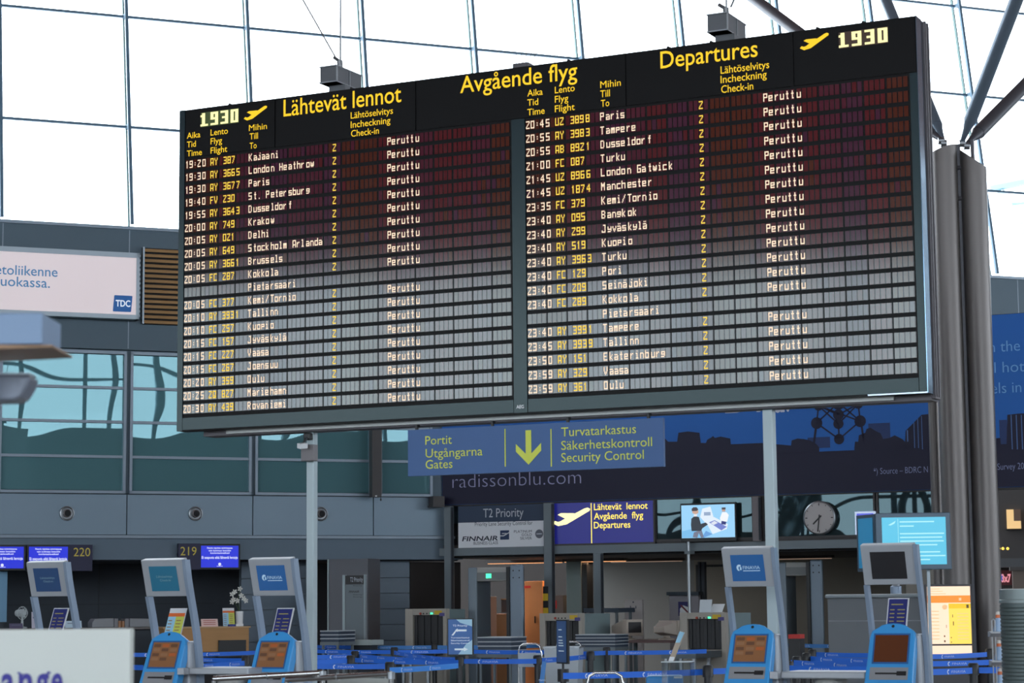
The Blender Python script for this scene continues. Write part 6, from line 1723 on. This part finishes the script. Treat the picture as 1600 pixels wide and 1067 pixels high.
# grey curved desk behind the right kiosks
f = fr_px(1400, 27.0, YB)
a, b, c, d = f.rect(1294, 928, 1446, 1020)
r = empty('information_desk', (f.o.x, f.o.y, 0), YB, 'long dark grey counter with pale rounded top behind the two right-hand kiosks', 'counter')
DKG = mat('desk_dark_grey', (104, 108, 112), 0.45, metal=0.15, noise=0.04)
zm = f.hit(1350, 970)[1]
MB().box(a, b, 0, 0.5, 0.1, zm - 0.006).box(a, b, 0, 0.5, zm + 0.008, d - 0.05).build('front_panel', DKG, r)
MB().box(a, b, 0.01, 0.5, zm - 0.006, zm + 0.008).build('seam', mat('desk_seam_pale', (140, 144, 148), 0.5), r)
MB().box(a + 0.03, b - 0.03, 0.05, 0.45, 0, 0.1).build('plinth', DARKER, r)
MB().box(a - 0.02, b + 0.02, -0.06, 0.6, d - 0.05, d).build('top', mat('desk_top_pale', (146, 156, 160), 0.4, metal=0.2), r, bevel=0.02)
x = f.hit(1400, 925, 0.3)[0]
r = empty('desk_cylinder', f.w(x, 0.3, d + 0.001), YB, 'short pale cylinder standing on the grey counter behind the black header', 'canister')
MB().lathe([(0.07, 0), (0.07, 0.09), (0.05, 0.10)], n=18).build('body', KARM, r, smooth=True)
MB().lathe([(0.05, 0.10), (0.045, 0.12)], n=14).build('lid', STEEL, r)

# red topped reader behind the right kiosk
f = fr_px(1240, 31.0, YB)
a, b, c, d = f.rect(1232, 991, 1250, 1004)
r = empty('reader_stand', (f.o.x, f.o.y, 0), YB, 'red topped black stand right of the blue logo kiosk arm', 'stand')
MB().box(a, b, 0, 0.2, 0, d - 0.06).build('body', BLACK, r); MB().box(a, b, -0.01, 0.2, d - 0.06, d).build('top', mat('reader_red', (206, 48, 40), 0.5), r)

# shops far behind on the right
f = fr_px(1580, 44.0, -0.2)
a, b, c, d = f.rect(1548, 770, 1640, 1010)
DKS = mat('shop_dark', (52, 48, 48), 0.6)
MB().box(-1.2, 6.0, 0.6, 0.8, 0, 4.2).fbuild('wall_shop', DKS, f, kind='structure')
MB().box(-1.2, 6.0, 0.0, 0.6, 2.28, 2.46).fbuild('trim_20', mat('shop_fascia', (64, 66, 70), 0.5), f, kind='structure')
q = f.rect(1573, 796, 1595, 826, 0.55)
r = fthing('lit_poster', f, 'warm lit shop poster with dark print high at the right edge', 'poster')
MB().box(q[0], q[1], 0.5, 0.599, q[2], q[3]).build('lightbox', mat('lit_poster_warm', (240, 200, 140), 0.4, emit=0.9), r)
w = q[1] - q[0]; h = q[3] - q[2]
MB().box(q[0] + w * 0.5, q[1], 0.494, 0.499, q[2] + h * 0.4, q[3]).build('dark_print', mat('lit_poster_print', (96, 74, 62), 0.5), r)
MB().box(q[0] - 0.03, q[1] + 0.03, 0.52, 0.599, q[2] - 0.02, q[2]).build('frame', BLACK, r)
LYE = mat('spot_yellow', (255, 206, 70), 0.4, emit=2.0)
lb = ['leftmost', 'second', 'third', 'rightmost']
for i, px in enumerate((1557, 1561, 1567, 1574.5)):
    x, z = f.hit(px, 857, -0.05)
    rr = empty('spot_lamp', f.w(x, -0.05, z), f.yaw, '%s small yellow lamp of the row under the shop fascia' % lb[i], 'lamp', 'yellow spot lamps in the row')
    MB().lathe([(0.028, 0.0), (0.028, -0.02), (0.014, -0.03)], n=14, axis='y').build('bulb', LYE, rr)
    MB().box(-0.012, 0.012, 0.0, 0.05, -0.012, 2.281 - z if z < 2.281 else 0.02).build('holder', BLACK, rr)
q = f.rect(1557, 891, 1581, 914, 0.5)
r = fthing('shop_sign', f, 'small wine red shop sign with blue disc and pink lettering at the right edge', 'sign')
MB().box(q[0], q[1], 0.5, 0.599, q[2], q[3]).build('panel', mat('shop_sign_wine', (84, 34, 40), 0.5, emit=0.1), r)
mb = MB(); mb.text('3x7', q[0] + (q[1] - q[0]) * 0.32, q[2] + (q[3] - q[2]) * 0.22, (q[1] - q[0]) * 0.62, (q[3] - q[2]) * 0.5, 0.494, 0.04); mb.build('lettering', mat('shop_sign_pink', (240, 150, 160), 0.5, emit=0.7), r)
MB().disc(q[0] + (q[1] - q[0]) * 0.1, (q[2] + q[3]) / 2, 0.1, 0.494, 20).build('disc', mat('shop_sign_blue', (60, 100, 200), 0.5, emit=0.4), r)
f = fr_px(1590, 43.0, -0.2); a, b, c, d = f.rect(1583, 840, 1600, 1000)
r = empty('brown_pillar', (f.o.x, f.o.y, 0), -0.2, 'brown square pillar in front of the far shops at the right edge', 'pillar')
MB().box(a, b + 0.3, 0.1, 0.4, 0, 2.2).build('shaft', mat('pillar_brown', (84, 74, 68), 0.5), r); MB().box(a - 0.05, b + 0.35, 0.05, 0.45, 2.2, 2.27).build('capital', DKS, r)

# ================================================================== exterior canopy seen through the glass
CY = mat('canopy_cyan', (150, 178, 186), 0.6)
mb = MB()
def cp(px, py, D=60): return at(px, py, D)
mb.tube([cp(1545, 292), cp(1700, 262)], 0.16, 8).tube([cp(1562, 300), cp(1640, 430)], 0.14, 8).tube([cp(1580, 318), cp(1660, 312)], 0.06, 8)
mb.tube([cp(1640, 430), cp(1640, 900)], 0.14, 8)
# ground contact
o = mb.build('steel_canopy', CY, None, None)
tag(o, 'pale cyan steel canopy seen outside through the window wall at the right', 'canopy')

# ================================================================== near things
# foreground sign
DF = 7.0
f = fr_px(100, DF, -0.02)
a, b, c, d = f.rect(-70, 983.5, 203, 1200)
r = empty('exchange_sign', (f.o.x, f.o.y, 0), f.yaw, 'blurred pale sign board with dark blue lettering in the left foreground', 'sign')
ztr = f.hit(203, 982)[1]; ztl = f.hit(0, 984.5)[1]
MB().box(a, b, 0, 0.06, 1.0, ztr).build('board', mat('sign_board_pale', (212, 216, 210), 0.5), r, bevel=0.004)
MB().box(a + 0.1, b - 0.1, 0.01, 0.05, 0, 1.0).build('stand', STEEL, r)
MB().box(a, b, -0.1, 0.16, 0, 0.02).build('foot', STEEL, r)
mb = MB()
SB_ = mat('sign_letters_indigo', (52, 46, 146), 0.5)
# letters with small serifs
x0 = f.hit(4, 1075, -0.004)[0]; zb_ = f.hit(50, 1084, -0.004)[1]
cap = 44 * DF / F_PX
for ch, xa, xb in (('a', -78, -46), ('h', -42, -2), ('a', 2, 22), ('n', 29, 50), ('g', 56, 76), ('e', 80, 98)):
    if ch == 'a' and xa < 0: continue
    p_ = f.hit(xa, 1075, -0.004)[0]; q_ = f.hit(xb, 1075, -0.004)[0]
    mb.text(ch, p_, zb_, q_ - p_, cap, -0.004, 0.03)
for xa in (29, 40): 
    p_ = f.hit(xa - 1.5, 1075, -0.004)[0]; mb.quad(p_, p_ + 0.012, zb_, zb_ + 0.004, -0.004)
p_ = f.hit(27, 1060, -0.004)[0]; mb.quad(p_, p_ + 0.01, zb_ + cap * 0.70, zb_ + cap * 0.76, -0.004)
p_ = f.hit(73, 1060, -0.004)[0]; mb.quad(p_, p_ + 0.012, zb_ + cap * 0.70, zb_ + cap * 0.77, -0.004)
mb.build('lettering', SB_, r)
# near grey sign box and lamp at the left edge
f = fr_px(0, 6.0, 0.0)
a, b, c, d = f.rect(-80, 489, 66, 538)
r = empty('overhead_sign', (f.o.x, f.o.y, 0), 0, 'blurred blue grey sign box with wooden underside entering at the left edge', 'sign')
MB().box(a, b, 0, 0.25, c, d).build('box', mat('sign_box_blue_grey', (122, 146, 176), 0.5), r, bevel=0.004)
z_ = f.hit(30, 541)[1]
MB().hexa([(a, -0.01, z_ - 0.012), (b + 0.024, 0.02, z_), (b + 0.024, 0.3, z_), (a, 0.3, z_ - 0.012), (a, -0.01, c), (b + 0.024, 0.02, z_ + 0.006), (b + 0.024, 0.3, z_ + 0.006), (a, 0.3, c)]).build('underside', mat('sign_wood', (150, 116, 86), 0.5), r)
MB().box(a, a + 0.06, 0.05, 0.2, 0, c).build('post', STEEL, r)
f = fr_px(0, 6.3, 0.0)
x1 = f.hit(46, 600)[0]; zt_ = f.hit(20, 586)[1]; zb_ = f.hit(20, 626)[1]; a = f.hit(-75, 600)[0]
r = empty('arm_lamp', (f.o.x, f.o.y, 0), 0, 'blurred grey rounded lamp head reaching in at the left edge', 'lamp')
MB().prism([(a, zb_), (f.hit(22, 600)[0], zb_), (f.hit(33, 600)[0], zb_ + 0.012), (f.hit(42, 600)[0], zb_ + 0.04), (x1, zt_ - 0.012), (x1, zt_), (a, zt_ + 0.008)], 0.0, 0.12).build('head', mat('lamp_grey', (120, 126, 140), 0.35, metal=0.2), r, bevel=0.008)
MB().box(a, x1 - 0.005, 0.01, 0.11, zt_ + 0.003, zt_ + 0.008).build('top_edge', mat('lamp_edge_pale', (190, 200, 210), 0.3, metal=0.3), r)
MB().tube([(a + 0.02, 0.06, 0), (a + 0.02, 0.06, zb_ + 0.002)], 0.018, 12).build('pole', STEEL, r)
MB().lathe([(0.14, 0), (0.14, 0.012), (0.02, 0.02)], cx=a + 0.02, cy=0.06, n=20).build('foot', STEEL, r)

# chrome handrails low in front
def rail(label, pts, D, r_=0.02):
    P = [at(x, y, D_) for (x, y), D_ in zip(pts, D)]
    r = empty('handrail', (P[0].x, P[0].y, 0), 0, label, 'handrail', 'chrome handrails at the lower edge')
    o = Vector((P[0].x, P[0].y, 0))
    L = [p - o for p in P]
    MB().tube(L, r_, 12).build('rail', CHROME, r, smooth=True)
    for p in (L[0], L[-1]): MB().tube([(p.x, p.y, 0), (p.x, p.y, p.z - r_ * 0.6)], r_ * 0.9, 12).build('post', CHROME, r, smooth=True)
    m_ = L[0].lerp(L[-1], 0.5); MB().tube([m_.lerp(L[0], 0.01), m_.lerp(L[-1], 0.01)], r_ * 1.25, 12).build('joint', STEEL, r)
    for p in (L[-1],): MB().tube([p + Vector((0, 0, -0.03)), p + Vector((0, 0, 0.01))], r_ * 1.3, 12).build('end_knob', STEEL, r)
rail('chrome handrail running left below the second and third kiosk', [(334, 1060.5), (504, 1051)], (13.0, 12.8), 0.017)
rail('chrome handrail ending below the nearest left barrier post', [(448, 1062), (611, 1052.5)], (13.0, 12.4), 0.017)
# pale board between rails and floor
f = fr_px(560, 12.9, YB)
a, b, c, d = f.rect(505, 1060, 604, 1100)
r = empty('rail_panel', (f.o.x, f.o.y, 0), YB, 'pale panel filling the handrail below the nearest left barrier post', 'panel')
MB().box(a, b, 0.05, 0.07, 0.1, d).build('sheet', mat('rail_panel_pale', (176, 180, 176), 0.5), r); MB().box(a, b, 0.03, 0.09, 0, 0.1).build('foot', STEEL, r)

# luggage trolleys: chrome handles showing above the lower edge
def trolley(label, px0, px1, y0, D, yaw, basket):
    f = fr_px((px0 + px1) / 2, D, yaw)
    a, b, c, d = f.rect(px0, y0, px1, y0 + 20)
    r = empty('luggage_trolley', (f.o.x, f.o.y, 0), yaw, label, 'luggage trolley', 'luggage trolleys in the lanes')
    w = b - a; z = d
    MB().tube([(a, 0, 0.25), (a, 0, z - 0.12), (a + 0.02, 0, z - 0.03), (a + 0.07, 0, z), (b - 0.07, 0, z), (b - 0.02, 0, z - 0.03), (b, 0, z - 0.12), (b, 0, 0.25)], 0.012, 10).build('handle', CHROME, r, smooth=True)
    MB().box(a, b, -0.02, 0.03, z - 0.30, z - 0.12).build('basket_front', basket, r)
    MB().box(a + 0.02, b - 0.02, 0.0, 0.7, 0.20, 0.25).build('platform', STEEL, r)
    for xx in (a + 0.05, b - 0.05):
        for yy in (0.05, 0.62): MB().lathe([(0.06, -0.02 + yy), (0.06, 0.02 + yy)], n=14, axis='y', cx=xx, cz=0.07).build('wheel', BLACK, r)
        MB().box(xx - 0.01, xx + 0.01, 0.0, 0.7, 0.10, 0.2).build('fork', STEEL, r)
TRW = mat('trolley_sign_pale', (176, 190, 202), 0.5)
trolley('luggage trolley nearest the camera with a chrome handle, centre bottom', 917, 975, 1051, 18.6, -0.1, TRW)
trolley('luggage trolley behind the edge-on sign with a thin chrome handle', 868, 909, 1003, 30.0, -0.2, TRW)
trolley('luggage trolley farther left with only its handle arc showing', 810, 846, 1006, 29.0, -0.25, TRW)
# pale rubbish bag frame under the edge-on sign
f = fr_px(888, 28.0, -0.2)
a, b, c, d = f.rect(850, 1010, 905, 1067)
r = empty('waste_bin', (f.o.x, f.o.y, 0), -0.2, 'pale grey tapered bin behind the edge-on sign', 'bin')
MB().hexa([(a + 0.06, 0, 0.02), (b - 0.06, 0, 0.02), (b - 0.06, 0.35, 0.02), (a + 0.06, 0.35, 0.02), (a, 0, d - 0.02), (b, 0, d - 0.02), (b, 0.35, d - 0.02), (a, 0.35, d - 0.02)]).build('body', mat('bin_pale', (182, 190, 196), 0.5), r)
MB().box(a - 0.01, b + 0.01, -0.01, 0.36, d - 0.02, d).build('rim', STEEL, r)
# blue bin with acrylic brochure stand
f = fr_px(1040, 18.6, -0.1)
a, b, c, d = f.rect(1006, 1056, 1070, 1100)
r = empty('blue_bin', (f.o.x, f.o.y, 0), -0.1, 'bright blue tapered bin at the lower edge left of the blue logo kiosk', 'bin')
bb = mat('bin_blue', (44, 132, 196), 0.45, noise=0.05)
MB().hexa([(a - 0.03, 0, 0.0), (b + 0.0, 0, 0.0), (b, 0.3, 0), (a - 0.03, 0.3, 0), (a + 0.02, 0, d), (b - 0.02, 0, d), (b - 0.02, 0.3, d), (a + 0.02, 0.3, d)]).build('body', bb, r, bevel=0.02)
MB().box(b - 0.09, b - 0.02, -0.006, -0.001, d - 0.02, d - 0.005).build('label', WHITE, r)
ACR = glass_mat('acrylic', (0.80, 0.84, 0.86), 0.12)
f = fr_px(1052, 18.2, -0.25)
a, b, c, d = f.rect(1034, 1035, 1079, 1067)
r = empty('acrylic_stand', (f.o.x, f.o.y, 0), -0.25, 'clear acrylic box stand beside the blue bin', 'stand')
MB().box(a, b, 0, 0.006, 0.9, d).box(b - 0.006, b, 0, 0.2, 0.9, d).box(a, a + 0.006, 0, 0.2, 0.9, d).build('walls', ACR, r)
MB().box(a - 0.004, b + 0.004, -0.004, 0.2, d - 0.0, d + 0.008).build('rim', mat('acrylic_rim', (196, 206, 208), 0.2), r)
MB().box(a, b, 0, 0.2, 0, 0.9).build('pedestal', mat('acrylic_pedestal', (120, 124, 128), 0.4), r)
p0 = f.hit(1047, 1034, 0.05); p1 = f.hit(1063, 988, 0.05)
o = f.w(p0[0], 0.08, d + 0.009)
r = empty('brochure', o, -0.25, 'slanted white and tan brochure standing on the acrylic stand', 'brochure')
hh = p1[1] - d; dx = p1[0] - p0[0]
MB().hexa([(-0.02, 0, 0), (0.022, 0, 0), (0.022, 0.03, 0), (-0.02, 0.03, 0), (dx - 0.012, 0.0, hh), (dx + 0.03, 0.0, hh - 0.01), (dx + 0.03, 0.03, hh - 0.01), (dx - 0.012, 0.03, hh)]).build('cover', mat('brochure_tan', (176, 160, 142), 0.5), r)
MB().hexa([(-0.02, -0.002, 0), (0.022, -0.002, 0), (0.022, -0.001, 0), (-0.02, -0.001, 0), (-0.02 + dx * 0.15, -0.002, hh * 0.15), (0.022 + dx * 0.15, -0.002, hh * 0.14), (0.022 + dx * 0.15, -0.001, hh * 0.14), (-0.02 + dx * 0.15, -0.001, hh * 0.15)]).build('white_foot', WHITE, r)
MB().hexa([(dx * 0.6 - 0.012, -0.002, hh * 0.62), (dx * 0.6 + 0.026, -0.002, hh * 0.62), (dx * 0.6 + 0.026, -0.001, hh * 0.62), (dx * 0.6 - 0.012, -0.001, hh * 0.62), (dx - 0.012, -0.002, hh), (dx + 0.03, -0.002, hh - 0.01), (dx + 0.03, -0.001, hh - 0.01), (dx - 0.012, -0.001, hh)]).build('pale_head', LBL, r)
